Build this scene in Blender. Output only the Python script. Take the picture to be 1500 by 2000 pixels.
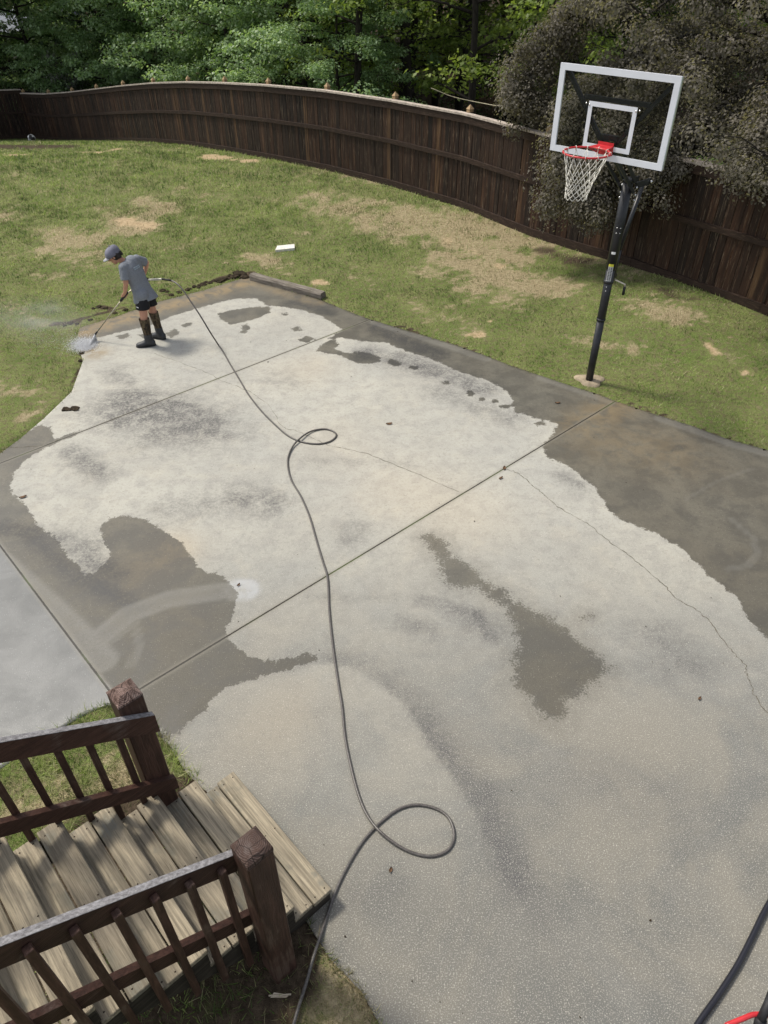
import bpy, bmesh, math, random
import numpy as np
from mathutils import Vector, Matrix
random.seed(7); rng = np.random.default_rng(7)
R_ = math.radians
for o in list(bpy.data.objects): bpy.data.objects.remove(o)
scene = bpy.context.scene
col = scene.collection

# ------------------------------------------------------------------ camera, light, exposure
H = 4.88; FPX = 1420.0; NVX, NVY = 757.0, 2745.0          # camera height, focal length (photo pixels), nadir vanishing point
_d = np.array([NVX-750, NVY-1000, FPX]); _d /= np.linalg.norm(_d); _up = -_d
_fw = np.array([0, 0, 1.0]); _fw = _fw-_fw.dot(_up)*_up; _fw /= np.linalg.norm(_fw)
_rt = np.cross(_fw, _up); _rt = _rt if _rt[0] > 0 else -_rt
RW = np.array([_rt, _fw, _up])                            # world axes seen in camera space (x right, y down, z forward)
cam = bpy.data.cameras.new('camera'); camo = bpy.data.objects.new('camera', cam); col.objects.link(camo)
M = Matrix.Identity(4)
for i in range(3):
    M[i][0] = RW[i][0]; M[i][1] = -RW[i][1]; M[i][2] = -RW[i][2]
M[2][3] = H
camo.matrix_world = M
cam.sensor_fit = 'VERTICAL'; cam.sensor_height = 32.0; cam.lens = FPX/2000*32.0
cam.clip_start = 0.05; cam.clip_end = 600
scene.camera = camo
SUN_EL = R_(57); SUN_DIR = Vector((-0.89, 0.45, 0)).normalized()   # towards the sun, on the ground
w = bpy.data.worlds.new('World'); scene.world = w; w.use_nodes = True
nt = w.node_tree; bg = nt.nodes['Background']
sky = nt.nodes.new('ShaderNodeTexSky'); sky.sky_type = 'NISHITA'; sky.sun_disc = False
sky.sun_elevation = SUN_EL; sky.sun_rotation = math.atan2(SUN_DIR.x, SUN_DIR.y)
sky.air_density = 1.0; sky.dust_density = 2.5; sky.ozone_density = 1.0
hs_ = nt.nodes.new('ShaderNodeHueSaturation'); hs_.inputs['Saturation'].default_value = .38   # thin bright overcast veil
nt.links.new(sky.outputs[0], hs_.inputs['Color']); nt.links.new(hs_.outputs[0], bg.inputs[0]); bg.inputs[1].default_value = 0.135
sl = bpy.data.lights.new('sun', 'SUN'); sl.energy = 2.3; sl.angle = R_(9.0); sl.color = (1, .93, .80)
so = bpy.data.objects.new('sun', sl); col.objects.link(so)
sd_ = Vector((SUN_DIR.x*math.cos(SUN_EL), SUN_DIR.y*math.cos(SUN_EL), math.sin(SUN_EL)))
so.rotation_euler = (-sd_).to_track_quat('-Z', 'Y').to_euler(); so.location = sd_*40
scene.view_settings.view_transform = 'Standard'; scene.view_settings.look = 'None'
scene.view_settings.exposure = 0.56; scene.view_settings.gamma = 1.0

# ------------------------------------------------------------------ helpers
def sm(t): t = np.clip(t, 0, 1); return t*t*(3-2*t)
def gz(x, y):
    """height of the yard and of the woods behind it"""
    b = np.interp(y, [16, 19, 20.6, 22.3, 24.5, 26.5, 28.3, 30.7, 32.8, 35.2, 36.5, 45, 60, 75, 110, 220],
                  [0, -.12, -.2, -.35, -.62, -.9, -1.21, -1.69, -2.15, -2.62, -2.8, -3.4, -3.6, -3.0, 4, 14])
    k = sm((np.asarray(x, float)-2.0)/8)*sm((np.asarray(y, float)-16)/12)   # less of a drop to the right
    return b*(1-.45*k)+.2*sm((np.asarray(x, float)-2.5)/2.5)*sm((np.asarray(y, float)-8.5)/3)
def ray(x, y): return RW@np.array([x-750, y-1000, FPX])
def G(x, y, z=0.0):                                       # the ground point seen at a photo pixel
    r = ray(x, y); t = (z-H)/r[2]; return (r[0]*t, r[1]*t, z)
def GT(x, y):                                             # the same on the sloping ground
    z = 0.0
    for _ in range(25):
        p = G(x, y, z); z = .5*z+.5*float(gz(p[0], p[1]))
    p = G(x, y, z); return (p[0], p[1], float(gz(p[0], p[1])))
def YP(x, y, Y):                                          # point seen at a pixel, at distance Y ahead
    r = ray(x, y); t = Y/r[1]; return np.array([r[0]*t, Y, H+r[2]*t])

def vnoise(x, y, s, seed):
    x = np.asarray(x, float)*s+1000; y = np.asarray(y, float)*s+1000
    g = np.random.default_rng(seed).random((257, 257))
    xi = np.floor(x).astype(int); yi = np.floor(y).astype(int); fx = sm(x-xi); fy = sm(y-yi)
    a = g[xi % 257, yi % 257]; b = g[(xi+1) % 257, yi % 257]; c = g[xi % 257, (yi+1) % 257]; d = g[(xi+1) % 257, (yi+1) % 257]
    return (a*(1-fx)+b*fx)*(1-fy)+(c*(1-fx)+d*fx)*fy
def fbm(x, y, s, seed, n=4):
    t = 0; a = 1; w_ = 0
    for i in range(n):
        t = t+a*vnoise(x, y, s*2**i, seed+i); w_ += a; a *= .55
    return t/w_
def sdpoly(px, py, poly):
    """signed distance to a polygon, positive inside"""
    px = np.asarray(px, float); py = np.asarray(py, float)
    d2 = np.full(px.shape, 1e9); ins = np.zeros(px.shape, bool); n = len(poly)
    for i in range(n):
        x0, y0 = poly[i][:2]; x1, y1 = poly[(i+1) % n][:2]
        ex, ey = x1-x0, y1-y0; L = ex*ex+ey*ey+1e-12
        t = np.clip(((px-x0)*ex+(py-y0)*ey)/L, 0, 1)
        d2 = np.minimum(d2, (px-x0-t*ex)**2+(py-y0-t*ey)**2)
        c = (y0 > py) != (y1 > py)
        ins ^= c & (px < ex*(py-y0)/(ey if abs(ey) > 1e-12 else 1e-12)+x0)
    return np.where(ins, 1, -1)*np.sqrt(d2)
def dline(px, py, pts):
    d2 = np.full(np.shape(px), 1e9)
    for (x0, y0), (x1, y1) in zip([p[:2] for p in pts[:-1]], [p[:2] for p in pts[1:]]):
        ex, ey = x1-x0, y1-y0; L = ex*ex+ey*ey+1e-12
        t = np.clip(((px-x0)*ex+(py-y0)*ey)/L, 0, 1)
        d2 = np.minimum(d2, (px-x0-t*ex)**2+(py-y0-t*ey)**2)
    return np.sqrt(d2)

def np_mesh(name, V, F, mat, parent=None, attrs=None, smooth=False):
    me = bpy.data.meshes.new(name); V = np.asarray(V, np.float32); F = np.asarray(F, np.int32)
    me.vertices.add(len(V)); me.vertices.foreach_set('co', V.ravel())
    k = F.shape[1]; me.loops.add(F.size); me.loops.foreach_set('vertex_index', F.ravel())
    me.polygons.add(len(F)); me.polygons.foreach_set('loop_start', np.arange(0, F.size, k, dtype=np.int32))
    me.polygons.foreach_set('loop_total', np.full(len(F), k, np.int32))
    if smooth: me.polygons.foreach_set('use_smooth', np.ones(len(F), bool))
    for an, av in (attrs or {}).items():
        a = me.attributes.new(an, 'FLOAT', 'POINT'); a.data.foreach_set('value', np.asarray(av, np.float32))
    me.update(calc_edges=True); me.materials.append(mat)
    o = bpy.data.objects.new(name, me); col.objects.link(o); o.parent = parent
    return o

class MB:
    """collects shapes into ONE mesh"""
    def __init__(s): s.v = []; s.f = []; s.r = []; s.sm = []
    def add(s, vs, fs, rnd=None, smooth=False):
        n = len(s.v); s.v += [tuple(v) for v in vs]; s.f += [tuple(n+i for i in f) for f in fs]
        r = random.random() if rnd is None else rnd; s.r += [r]*len(vs); s.sm += [smooth]*len(fs)
    def hexa(s, c, rnd=None):                              # eight corners: bottom four, top four (same winding)
        s.add(c, [(3, 2, 1, 0), (4, 5, 6, 7), (0, 1, 5, 4), (1, 2, 6, 5), (2, 3, 7, 6), (3, 0, 4, 7)], rnd)
    def box(s, x0, x1, y0, y1, z0, z1, rnd=None, ch=0.0):
        if ch <= 0:
            s.hexa([(x0, y0, z0), (x1, y0, z0), (x1, y1, z0), (x0, y1, z0), (x0, y0, z1), (x1, y0, z1), (x1, y1, z1), (x0, y1, z1)], rnd); return
        bm = bmesh.new(); bmesh.ops.create_cube(bm, size=1)
        for v in bm.verts: v.co = ((x0+x1)/2+v.co.x*(x1-x0), (y0+y1)/2+v.co.y*(y1-y0), (z0+z1)/2+v.co.z*(z1-z0))
        bmesh.ops.bevel(bm, geom=list(bm.edges), offset=ch, segments=1, affect='EDGES')
        bm.verts.index_update(); s.add([v.co[:] for v in bm.verts], [[v.index for v in f.verts] for f in bm.faces], rnd); bm.free()
    def bar(s, p, q, w_, h_, up=(0, 0, 1), rnd=None):       # a squared bar from p to q
        p = Vector(p); q = Vector(q); d = (q-p).normalized(); u = Vector(up); sx = d.cross(u)
        if sx.length < 1e-4: sx = d.cross(Vector((1, 0, 0)))
        sx.normalize(); u = sx.cross(d).normalized()
        c = []
        for e in (p, q):
            for a, b in ((-1, -1), (1, -1), (1, 1), (-1, 1)): c.append(e+sx*(a*w_/2)+u*(b*h_/2))
        s.add(c, [(0, 1, 2, 3), (7, 6, 5, 4), (4, 5, 1, 0), (5, 6, 2, 1), (6, 7, 3, 2), (7, 4, 0, 3)], rnd)
    def tube(s, pts, r, n=8, rnd=None, cap=True, sq=None):
        pts = [Vector(p) for p in pts]; rs = r if hasattr(r, '__len__') else [r]*len(pts)
        vs = []; fs = []; prev = None
        for i, p in enumerate(pts):
            t = (pts[min(i+1, len(pts)-1)]-pts[max(i-1, 0)]).normalized()
            if prev is None:
                u = t.orthogonal().normalized()
            else:
                u = (prev-t*prev.dot(t)); u = u.normalized() if u.length > 1e-6 else t.orthogonal().normalized()
            prev = u; v = t.cross(u)
            for k in range(n):
                a = 2*math.pi*k/n; vs.append(p+(u*math.cos(a)+v*math.sin(a))*rs[i])
        for i in range(len(pts)-1):
            for k in range(n):
                a = i*n+k; b = i*n+(k+1) % n; fs.append((a, b, b+n, a+n))
        if cap: fs.append(tuple(range(n-1, -1, -1))); fs.append(tuple(len(vs)-n+k for k in range(n)))
        s.add(vs, fs, rnd, True)
    def loft(s, rings, rnd=None, cap=True):                 # rings: (centre, axis_x, axis_y, rx, ry)
        n = 16; vs = []; fs = []
        for c, ux, uy, rx, ry in rings:
            c = Vector(c); ux = Vector(ux).normalized(); uy = Vector(uy).normalized()
            for k in range(n):
                a = 2*math.pi*k/n; vs.append(c+ux*(math.cos(a)*rx)+uy*(math.sin(a)*ry))
        for i in range(len(rings)-1):
            for k in range(n):
                a = i*n+k; b = i*n+(k+1) % n; fs.append((a, b, b+n, a+n))
        if cap: fs.append(tuple(range(n-1, -1, -1))); fs.append(tuple(len(vs)-n+k for k in range(n)))
        s.add(vs, fs, rnd, True)
    def ball(s, c, r, seg=12, ring=8, sc=(1, 1, 1), rot=None, rnd=None):
        vs = []; fs = []
        for i in range(ring+1):
            th = math.pi*i/ring
            for k in range(seg):
                a = 2*math.pi*k/seg
                v = Vector((math.sin(th)*math.cos(a)*r*sc[0], math.sin(th)*math.sin(a)*r*sc[1], math.cos(th)*r*sc[2]))
                if rot is not None: v = rot@v
                vs.append(v+Vector(c))
        for i in range(ring):
            for k in range(seg):
                a = i*seg+k; b = i*seg+(k+1) % seg; fs.append((a, a+seg, b+seg, b))
        s.add(vs, fs, rnd, True)
    def build(s, name, mat, parent=None, weld=False):
        me = bpy.data.meshes.new(name); me.from_pydata(s.v, [], s.f)
        a = me.attributes.new('rnd', 'FLOAT', 'POINT'); a.data.foreach_set('value', np.asarray(s.r, np.float32))
        me.polygons.foreach_set('use_smooth', s.sm); me.materials.append(mat)
        o = bpy.data.objects.new(name, me); col.objects.link(o); o.parent = parent
        if weld:
            bm = bmesh.new(); bm.from_mesh(me); bmesh.ops.remove_doubles(bm, verts=bm.verts, dist=1e-5)
            bmesh.ops.recalc_face_normals(bm, faces=bm.faces); bm.to_mesh(me); bm.free()
        return o
def tag(o, label=None, cat=None, group=None, kind=None):
    if label: o['label'] = label
    if cat: o['category'] = cat
    if group: o['group'] = group
    if kind: o['kind'] = kind
    return o
def empty(name, loc=(0, 0, 0), rz=0):
    o = bpy.data.objects.new(name, None); col.objects.link(o); o.location = loc; o.rotation_euler = (0, 0, rz)
    o.empty_display_size = .1; return o
def copy_tree(o, parent=None):
    c = o.copy(); col.objects.link(c); c.parent = parent
    for ch in [x for x in bpy.data.objects if x.parent == o]: copy_tree(ch, c)
    return c
def catmull(P, k=6):
    P = [np.array(p, float) for p in P]; P = [2*P[0]-P[1]]+P+[2*P[-1]-P[-2]]; out = []
    for i in range(1, len(P)-2):
        for j in range(k):
            t = j/k; a, b, c, d = P[i-1:i+3]
            out.append(.5*(2*b+(c-a)*t+(2*a-5*b+4*c-d)*t*t+(-a+3*b-3*c+d)*t**3))
    out.append(P[-2]); return out

# ------------------------------------------------------------------ materials
class NT:
    def __init__(s, name):
        s.m = bpy.data.materials.new(name); s.m.use_nodes = True; s.n = s.m.node_tree.nodes; s.l = s.m.node_tree.links
        s.b = s.n['Principled BSDF']; s.out = s.n['Material Output']
    def node(s, t, ins=None, **kw):
        n = s.n.new(t)
        for k, v in kw.items(): setattr(n, k, v)
        for k, v in (ins or {}).items(): s.set(n.inputs[k], v)
        return n
    def set(s, inp, v):
        if isinstance(v, bpy.types.NodeSocket): s.l.new(v, inp)
        elif isinstance(v, (tuple, list)) and len(v) == 3 and inp.type == 'RGBA': inp.default_value = (*v, 1)
        else: inp.default_value = v
    def coord(s, kind='Object', scale=(1, 1, 1), rot=(0, 0, 0)):
        if kind == 'Position': c = s.node('ShaderNodeNewGeometry').outputs['Position']
        else: c = s.node('ShaderNodeTexCoord').outputs[kind]
        return s.node('ShaderNodeMapping', {'Vector': c, 'Scale': scale, 'Rotation': rot}).outputs[0]
    def noise(s, vec, scale, detail=3, rough=.55, dist=0):
        return s.node('ShaderNodeTexNoise', {'Vector': vec, 'Scale': scale, 'Detail': detail, 'Roughness': rough, 'Distortion': dist}).outputs[0]
    def ramp(s, f, stops):
        n = s.node('ShaderNodeValToRGB', {'Fac': f}); e = n.color_ramp.elements
        while len(e) > 1: e.remove(e[-1])
        e[0].position = stops[0][0]; e[0].color = (*stops[0][1], 1) if isinstance(stops[0][1], tuple) else (stops[0][1],)*3+(1,)
        for p, c in stops[1:]:
            k = e.new(p); k.color = (*c, 1) if isinstance(c, tuple) else (c, c, c, 1)
        return n.outputs[0]
    def mix(s, f, a, b, mode='MIX'):
        n = s.node('ShaderNodeMix', data_type='RGBA', blend_type=mode)
        s.set(n.inputs[0], f); s.set(n.inputs[6], a); s.set(n.inputs[7], b); return n.outputs[2]
    def math(s, op, a, b=0.0, c=0.0, clamp=False):
        n = s.node('ShaderNodeMath', operation=op); n.use_clamp = clamp
        s.set(n.inputs[0], a); s.set(n.inputs[1], b); s.set(n.inputs[2], c); return n.outputs[0]
    def attr(s, name): return s.node('ShaderNodeAttribute', attribute_name=name).outputs['Fac']
    def rng(s, v, a, b, c=0.0, d=1.0):
        return s.node('ShaderNodeMapRange', {'Value': v, 'From Min': a, 'From Max': b, 'To Min': c, 'To Max': d}, interpolation_type='SMOOTHSTEP').outputs[0]
    def bump(s, h, strength=.3, dist=.01):
        s.l.new(s.node('ShaderNodeBump', {'Height': h, 'Strength': strength, 'Distance': dist}).outputs[0], s.b.inputs['Normal'])
    def fin(s, color=None, rough=.8, spec=.3, metal=0.0):
        if color is not None: s.set(s.b.inputs['Base Color'], color)
        s.set(s.b.inputs['Roughness'], rough); s.set(s.b.inputs['Specular IOR Level'], spec); s.set(s.b.inputs['Metallic'], metal)
        return s.m
def simple(name, c, rough=.6, spec=.4, metal=0.0, var=.12, sc=20, bump=0.1):
    t = NT(name); v = t.coord('Object'); n = t.noise(v, sc, 4)
    f = t.rng(n, .25, .75)
    cc = t.mix(f, tuple(x*(1-var) for x in c), tuple(min(1, x*(1+var)) for x in c))
    if bump: t.bump(n, bump, .004)
    return t.fin(cc, t.rng(n, .2, .8, max(0, rough-.08), min(1, rough+.08)), spec, metal)

def wood_mat(name, dark, mid, light, axis=0, scale=1.0, rough=.75, knots=True, moss=None, worn=None, end=None, dist=.6, fine=1.0, stretch=.8):
    """stretched grain along a local axis; 'rnd' tints each board"""
    t = NT(name); s_ = [9, 9, 9]; s_[axis] = stretch
    r = t.attr('rnd')
    base = t.node('ShaderNodeTexCoord').outputs['Object']
    off = t.node('ShaderNodeCombineXYZ', {'X': t.math('MULTIPLY', r, 37.0), 'Y': t.math('MULTIPLY', r, 53.0), 'Z': t.math('MULTIPLY', r, 71.0)}).outputs[0]
    vv = t.node('ShaderNodeVectorMath', {0: base, 1: off}, operation='ADD').outputs[0]
    v = t.node('ShaderNodeMapping', {'Vector': vv, 'Scale': tuple(x*scale for x in s_)}).outputs[0]
    g1 = t.noise(v, 4.5*fine, 6, .65, dist); g2 = t.noise(v, 16*fine, 3, .6, dist*.3)
    v2 = t.node('ShaderNodeMapping', {'Vector': vv, 'Scale': (1, 1, 1)}).outputs[0]; blot = t.noise(v2, 3.2, 4, .6)
    c = t.ramp(g1, [(.28, dark), (.5, mid), (.72, light)])
    c = t.mix(t.rng(g2, .56, .74, 0, .55), c, tuple(x*.42 for x in dark))
    c = t.mix(t.rng(r, 0, 1, 0, 1), t.mix(1.0, c, (.72, .72, .74), 'MULTIPLY'), c)
    if moss: c = t.mix(t.rng(blot, .5, .72, 0, .55), c, moss)
    if worn: c = t.mix(t.math('MULTIPLY', t.rng(blot, .54, .66), t.rng(g1, .45, .6, .2, 1)), c, worn)
    hgt = t.math('ADD', g1, t.math('MULTIPLY', g2, -.8)); t.bump(hgt, .55, .006)
    return t.fin(c, rough, .3)

M_tread = wood_mat('weathered_tread_wood', (.11, .095, .07), (.28, .24, .175), (.47, .405, .295), 0, 1.0, .85, moss=(.10, .10, .075), worn=(.17, .165, .14), dist=.15, fine=1.5, stretch=.35)  # blotches: lichen and weathering, plus dappled leaf shade put into the colour
M_rail = wood_mat('brown_stained_rail', (.028, .0125, .009), (.054, .025, .018), (.095, .047, .034), 1, 1.0, .6, worn=(.10, .075, .065))
M_railtop = wood_mat('weathered_sky_lit_rail_top', (.12, .112, .115), (.29, .28, .285), (.50, .49, .50), 1, 1.0, .65, dist=.05, fine=1.8, stretch=.12)  # weathered grey, raised towards bluish white for the reflected sky
M_post = wood_mat('brown_stained_post', (.028, .013, .009), (.056, .027, .019), (.105, .053, .038), 2, 1.0, .6, worn=(.09, .06, .045))
M_string = wood_mat('dark_stringer_wood', (.018, .015, .011), (.045, .036, .027), (.09, .075, .055), 1, 1.0, .85)
# end grain cap: growth rings and drying cracks
def end_grain(loc, dst, br=1.0):
    t = NT('post_end_grain'); v0 = t.coord('Object'); v = t.node('ShaderNodeMapping', {'Vector': v0, 'Location': loc, 'Scale': (1, 1.25, 1)}).outputs[0]
    wv = t.node('ShaderNodeTexWave', {'Vector': v, 'Scale': 30.0, 'Distortion': dst, 'Detail': 4.0, 'Detail Scale': 2.5}, wave_type='RINGS', rings_direction='Z').outputs['Fac']
    n = t.noise(v, 26, 5, .7); n2 = t.noise(v, 9, 3); ang = t.node('ShaderNodeTexVoronoi', {'Vector': t.node('ShaderNodeMapping', {'Vector': v0, 'Location': loc, 'Scale': (1, 1, .1)}).outputs[0], 'Scale': 9.0}, feature='DISTANCE_TO_EDGE').outputs[0]
    c = t.mix(t.math('MULTIPLY', wv, t.rng(n2, .35, .6, .25, .8)), tuple(q*br for q in (.05, .031, .026)), tuple(q*br for q in (.135, .10, .088))); c = t.mix(t.rng(n, .42, .66), c, (.065, .040, .032)); c = t.mix(t.rng(n2, .55, .7, 0, .5), c, (.15, .125, .115)); c = t.mix(t.rng(ang, .0, .022, .85, 0), c, (.008, .006, .005))
    t.bump(t.math('ADD', wv, n), .5, .004); return t.fin(c, .8, .2)
M_endgrain = end_grain((.012, -.02, 0), 3.0); M_endgrain2 = end_grain((-.03, .028, .1), 3.5, 2.3)

# fence boards: dark stain with worn orange and grey streaks running down
t = NT('fence_boards'); r = t.attr('rnd'); v = t.coord('Position', (1, 1, 1))
vs = t.node('ShaderNodeMapping', {'Vector': v, 'Scale': (14, 14, .75)}).outputs[0]
g1 = t.noise(vs, 1.6, 5, .65); g2 = t.noise(vs, 5.5, 4, .6, .5); bl = t.noise(v, .55, 3)
c = t.ramp(g1, [(.3, (.0075, .0035, .0020)), (.55, (.021, .0096, .0050)), (.8, (.066, .031, .015))])
c = t.mix(t.rng(r, .0, 1, .0, 1), t.mix(1.0, c, (.48, .48, .50), 'MULTIPLY'), t.mix(1.0, c, (1.75, 1.65, 1.55), 'MULTIPLY'))
st = t.math('MULTIPLY', t.rng(g2, .54, .68), t.rng(g1, .42, .58))
c = t.mix(t.math('MULTIPLY', st, .85), c, (.17, .13, .09))
c = t.mix(t.math('MULTIPLY', t.rng(r, .92, .97), t.rng(g1, .35, .6, .05, .6)), c, (.13, .075, .035))
c = t.mix(t.rng(bl, .45, .68, 0, .4), c, (.035, .019, .012))
t.bump(g2, .6, .006); M_fence = t.fin(c, .7, .3)
t = NT('fence_rails'); v = t.coord('Position'); g1 = t.noise(t.node('ShaderNodeMapping', {'Vector': v, 'Scale': (1.5, 1.5, 14)}).outputs[0], 5, 5, .65); g2 = t.noise(v, 9, 3)
c = t.ramp(g1, [(.3, (.013, .007, .0045)), (.55, (.030, .017, .011)), (.75, (.09, .060, .043))]); c = t.mix(t.rng(g2, .5, .7, 0, .5), c, (.035, .02, .014))
t.bump(g1, .5, .005); M_frail = t.fin(c, .75, .3)
M_fcap = simple('weathered_fence_cap', (.40, .345, .30), .8, .3, var=.35, sc=14)
M_fpostd = simple('dark_post_wood', (.022, .013, .008), .75, .3, var=.4, sc=12)
M_fpost = simple('tan_post_wood', (.075, .042, .021), .8, .3, var=.4, sc=12)
M_finial = simple('post_finial_wood', (.32, .22, .12), .7, .3, var=.2)

def leaf_mat(name, a, b, c3, transl=.35, rough=.5, spec=.35):
    t = NT(name); r = t.attr('rnd'); cc = t.ramp(r, [(0, a), (.5, b), (1, c3)])
    t.fin(cc, rough, spec)
    tr = t.node('ShaderNodeBsdfTranslucent', {'Color': t.mix(1.0, cc, (1.3, 1.35, .7), 'MULTIPLY')})
    mx = t.node('ShaderNodeMixShader', {0: transl}); t.l.new(t.b.outputs[0], mx.inputs[1]); t.l.new(tr.outputs[0], mx.inputs[2]); t.l.new(mx.outputs[0], t.out.inputs[0])
    return t.m
M_leafA = leaf_mat('sweetgum_leaves', (.12, .20, .075), (.22, .33, .15), (.40, .53, .31), .42, .42, .4)
M_leafB = leaf_mat('young_yellow_green_leaves', (.12, .18, .04), (.20, .27, .065), (.29, .36, .10), .5)
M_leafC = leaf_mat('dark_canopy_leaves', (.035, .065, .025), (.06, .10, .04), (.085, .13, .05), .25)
M_leafP = leaf_mat('purple_plum_leaves', (.095, .086, .070), (.15, .137, .115), (.225, .205, .175), .42, .6, .2)
M_leafR = leaf_mat('reddish_plum_leaves', (.095, .066, .058), (.14, .10, .088), (.20, .148, .132), .42, .6, .2)
M_leafG = leaf_mat('grey_shrub_leaves', (.10, .11, .09), (.17, .18, .15), (.30, .30, .26), .2, .5)
t = NT('tree_bark'); v = t.coord('Position', (8, 8, 1.6)); g = t.noise(v, 3, 5, .65, .5)
c = t.ramp(g, [(.3, (.012, .010, .008)), (.55, (.035, .030, .024)), (.8, (.08, .07, .058))]); t.bump(g, .9, .03); M_bark = t.fin(c, .9, .2)
M_barkg = simple('grey_bark', (.10, .09, .075), .9, .2, var=.5, sc=9, bump=.6)
M_wht = simple('white_painted_metal', (.72, .74, .80), .35, .5, var=.04, sc=6, bump=0.02)
M_blk = simple('black_powder_coat', (.012, .013, .017), .42, .5, var=.25, sc=30, bump=.05)
M_blkp = simple('black_rubber', (.014, .014, .016), .6, .4, var=.3, sc=30)
M_red = simple('red_painted_steel', (.50, .028, .035), .35, .5, var=.12, sc=10, bump=.03)
M_chrome = simple('zinc_bolts', (.65, .65, .66), .28, .5, 1.0, .08)
M_net = simple('white_net_cord', (.68, .66, .60), .85, .2, var=.15, sc=40)
# ------------------------------------------------------------------ outlines on the ground (read off the photo, laid on the real ground)
def gp(pts): return [G(x, y)[:2] for x, y in pts]
EDGE_FAR = [(0, 886), (40, 856), (85, 818), (140, 765), (162, 705), (150, 668), (155, 640), (230, 617), (300, 592), (400, 566), (482, 541), (560, 566), (625, 585), (670, 604), (715, 621), (750, 632), (800, 647), (845, 660), (900, 677), (950, 695), (1000, 715), (1060, 735), (1120, 755), (1165, 769), (1202, 783), (1270, 806), (1350, 831), (1420, 857), (1500, 879)]
SLAB = gp(EDGE_FAR)+[(9.5, 2.2), (9.5, -2.5), (.35, -2.5), (.25, .6)]+gp([(742, 2000), (706, 1935), (645, 1872), (600, 1800), (540, 1740), (430, 1580), (400, 1540), (362, 1505), (335, 1462), (300, 1422), (250, 1385), (208, 1376), (170, 1392), (90, 1440), (0, 1502)])+[(-5.5, 1.9), (-9.5, .2), (-9.5, 2.0)]
WET = [
 gp([(-40, 912), (0, 882), (40, 850), (80, 828), (100, 834), (106, 858), (150, 842), (160, 840), (158, 846), (100, 870), (60, 890), (32, 918), (20, 944), (26, 966), (50, 985), (66, 1012), (72, 1026), (110, 1050), (125, 1075), (135, 1088), (152, 1104), (165, 1122), (185, 1118), (205, 1102), (215, 1086), (206, 1062), (197, 1040), (200, 1024), (220, 1010), (250, 1007), (285, 1015), (320, 1035), (350, 1055), (370, 1080), (385, 1104), (400, 1116), (430, 1122), (450, 1135), (462, 1158), (460, 1185), (452, 1210), (440, 1235), (450, 1256), (480, 1276), (510, 1288), (545, 1290), (580, 1281), (605, 1275), (618, 1285), (600, 1296), (560, 1310), (520, 1318), (480, 1330), (440, 1345), (415, 1365), (402, 1385), (385, 1400), (350, 1430), (300, 1450), (200, 1420), (0, 1560), (-300, 1500), (-300, 1000)]),
 gp([(120, 690), (165, 668), (205, 655), (250, 646), (300, 634), (330, 620), (380, 604), (430, 590), (462, 584), (500, 582), (520, 596), (560, 600), (590, 606), (625, 616), (655, 634), (668, 645), (640, 662), (668, 660), (720, 668), (750, 668), (800, 688), (850, 704), (900, 728), (952, 742), (985, 760), (1000, 778), (1004, 798), (1040, 815), (1090, 828), (1078, 850), (1060, 872), (1068, 895), (1100, 905), (1130, 925), (1160, 950), (1180, 985), (1200, 1008), (1240, 1025), (1290, 1045), (1340, 1080), (1390, 1130), (1440, 1170), (1462, 1210), (1500, 1248), (1600, 1330), (1900, 1100), (1500, 860), (1200, 760), (718, 600), (480, 520), (140, 620)]),
 gp([(818, 1046), (845, 1041), (870, 1054), (885, 1085), (915, 1100), (936, 1115), (946, 1136), (985, 1150), (1002, 1166), (1060, 1200), (1090, 1214), (1120, 1240), (1152, 1265), (1194, 1302), (1172, 1328), (1142, 1352), (1108, 1376), (1100, 1400), (1076, 1412), (1050, 1392), (1028, 1364), (998, 1330), (1000, 1290), (1008, 1254), (998, 1220), (984, 1186), (950, 1166), (928, 1150), (885, 1149), (865, 1132), (850, 1090)]),
 gp([(424, 613), (450, 606), (490, 600), (526, 598), (530, 608), (508, 620), (480, 628), (452, 634), (436, 628)]),
 gp([(470, 636), (484, 632), (488, 640), (480, 652), (466, 650), (474, 644)]),
 gp([(614, 686), (630, 672), (650, 660), (662, 672), (655, 682), (680, 690), (700, 686), (722, 690), (745, 698), (742, 706), (712, 712), (690, 706), (664, 694), (640, 690)]),
 gp([(580, 664), (600, 656), (618, 662), (600, 670)]), gp([(225, 656), (250, 650), (258, 658), (235, 662)]), gp([(322, 652), (342, 642), (352, 648), (336, 660)]),
 gp([(905, 765), (920, 762), (930, 770), (915, 774)]), gp([(862, 744), (876, 743), (880, 750), (866, 752)]), gp([(975, 792), (1004, 788), (1006, 794), (985, 800)]), gp([(1004, 802), (1018, 798), (1026, 808), (1010, 812)]), gp([(1046, 824), (1060, 822), (1064, 830), (1048, 832)]),
 gp([(934, 776), (946, 775), (948, 781), (936, 783)]), gp([(960, 780), (972, 779), (974, 785), (962, 787)]), gp([(600, 602), (616, 600), (622, 607), (606, 609)]), gp([(566, 640), (584, 637), (590, 644), (574, 648)]), gp([(548, 612), (560, 610), (562, 615), (552, 617)]), gp([(268, 655), (296, 648), (302, 654), (280, 661)]), gp([(352, 636), (372, 628), (376, 634), (360, 640)]), gp([(800, 712), (818, 716), (812, 722), (798, 719)]), gp([(1100, 840), (1112, 838), (1108, 846)]), gp([(690, 690), (715, 694), (700, 700)]), gp([(760, 700), (790, 708), (775, 716), (756, 710)]),
]
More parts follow.
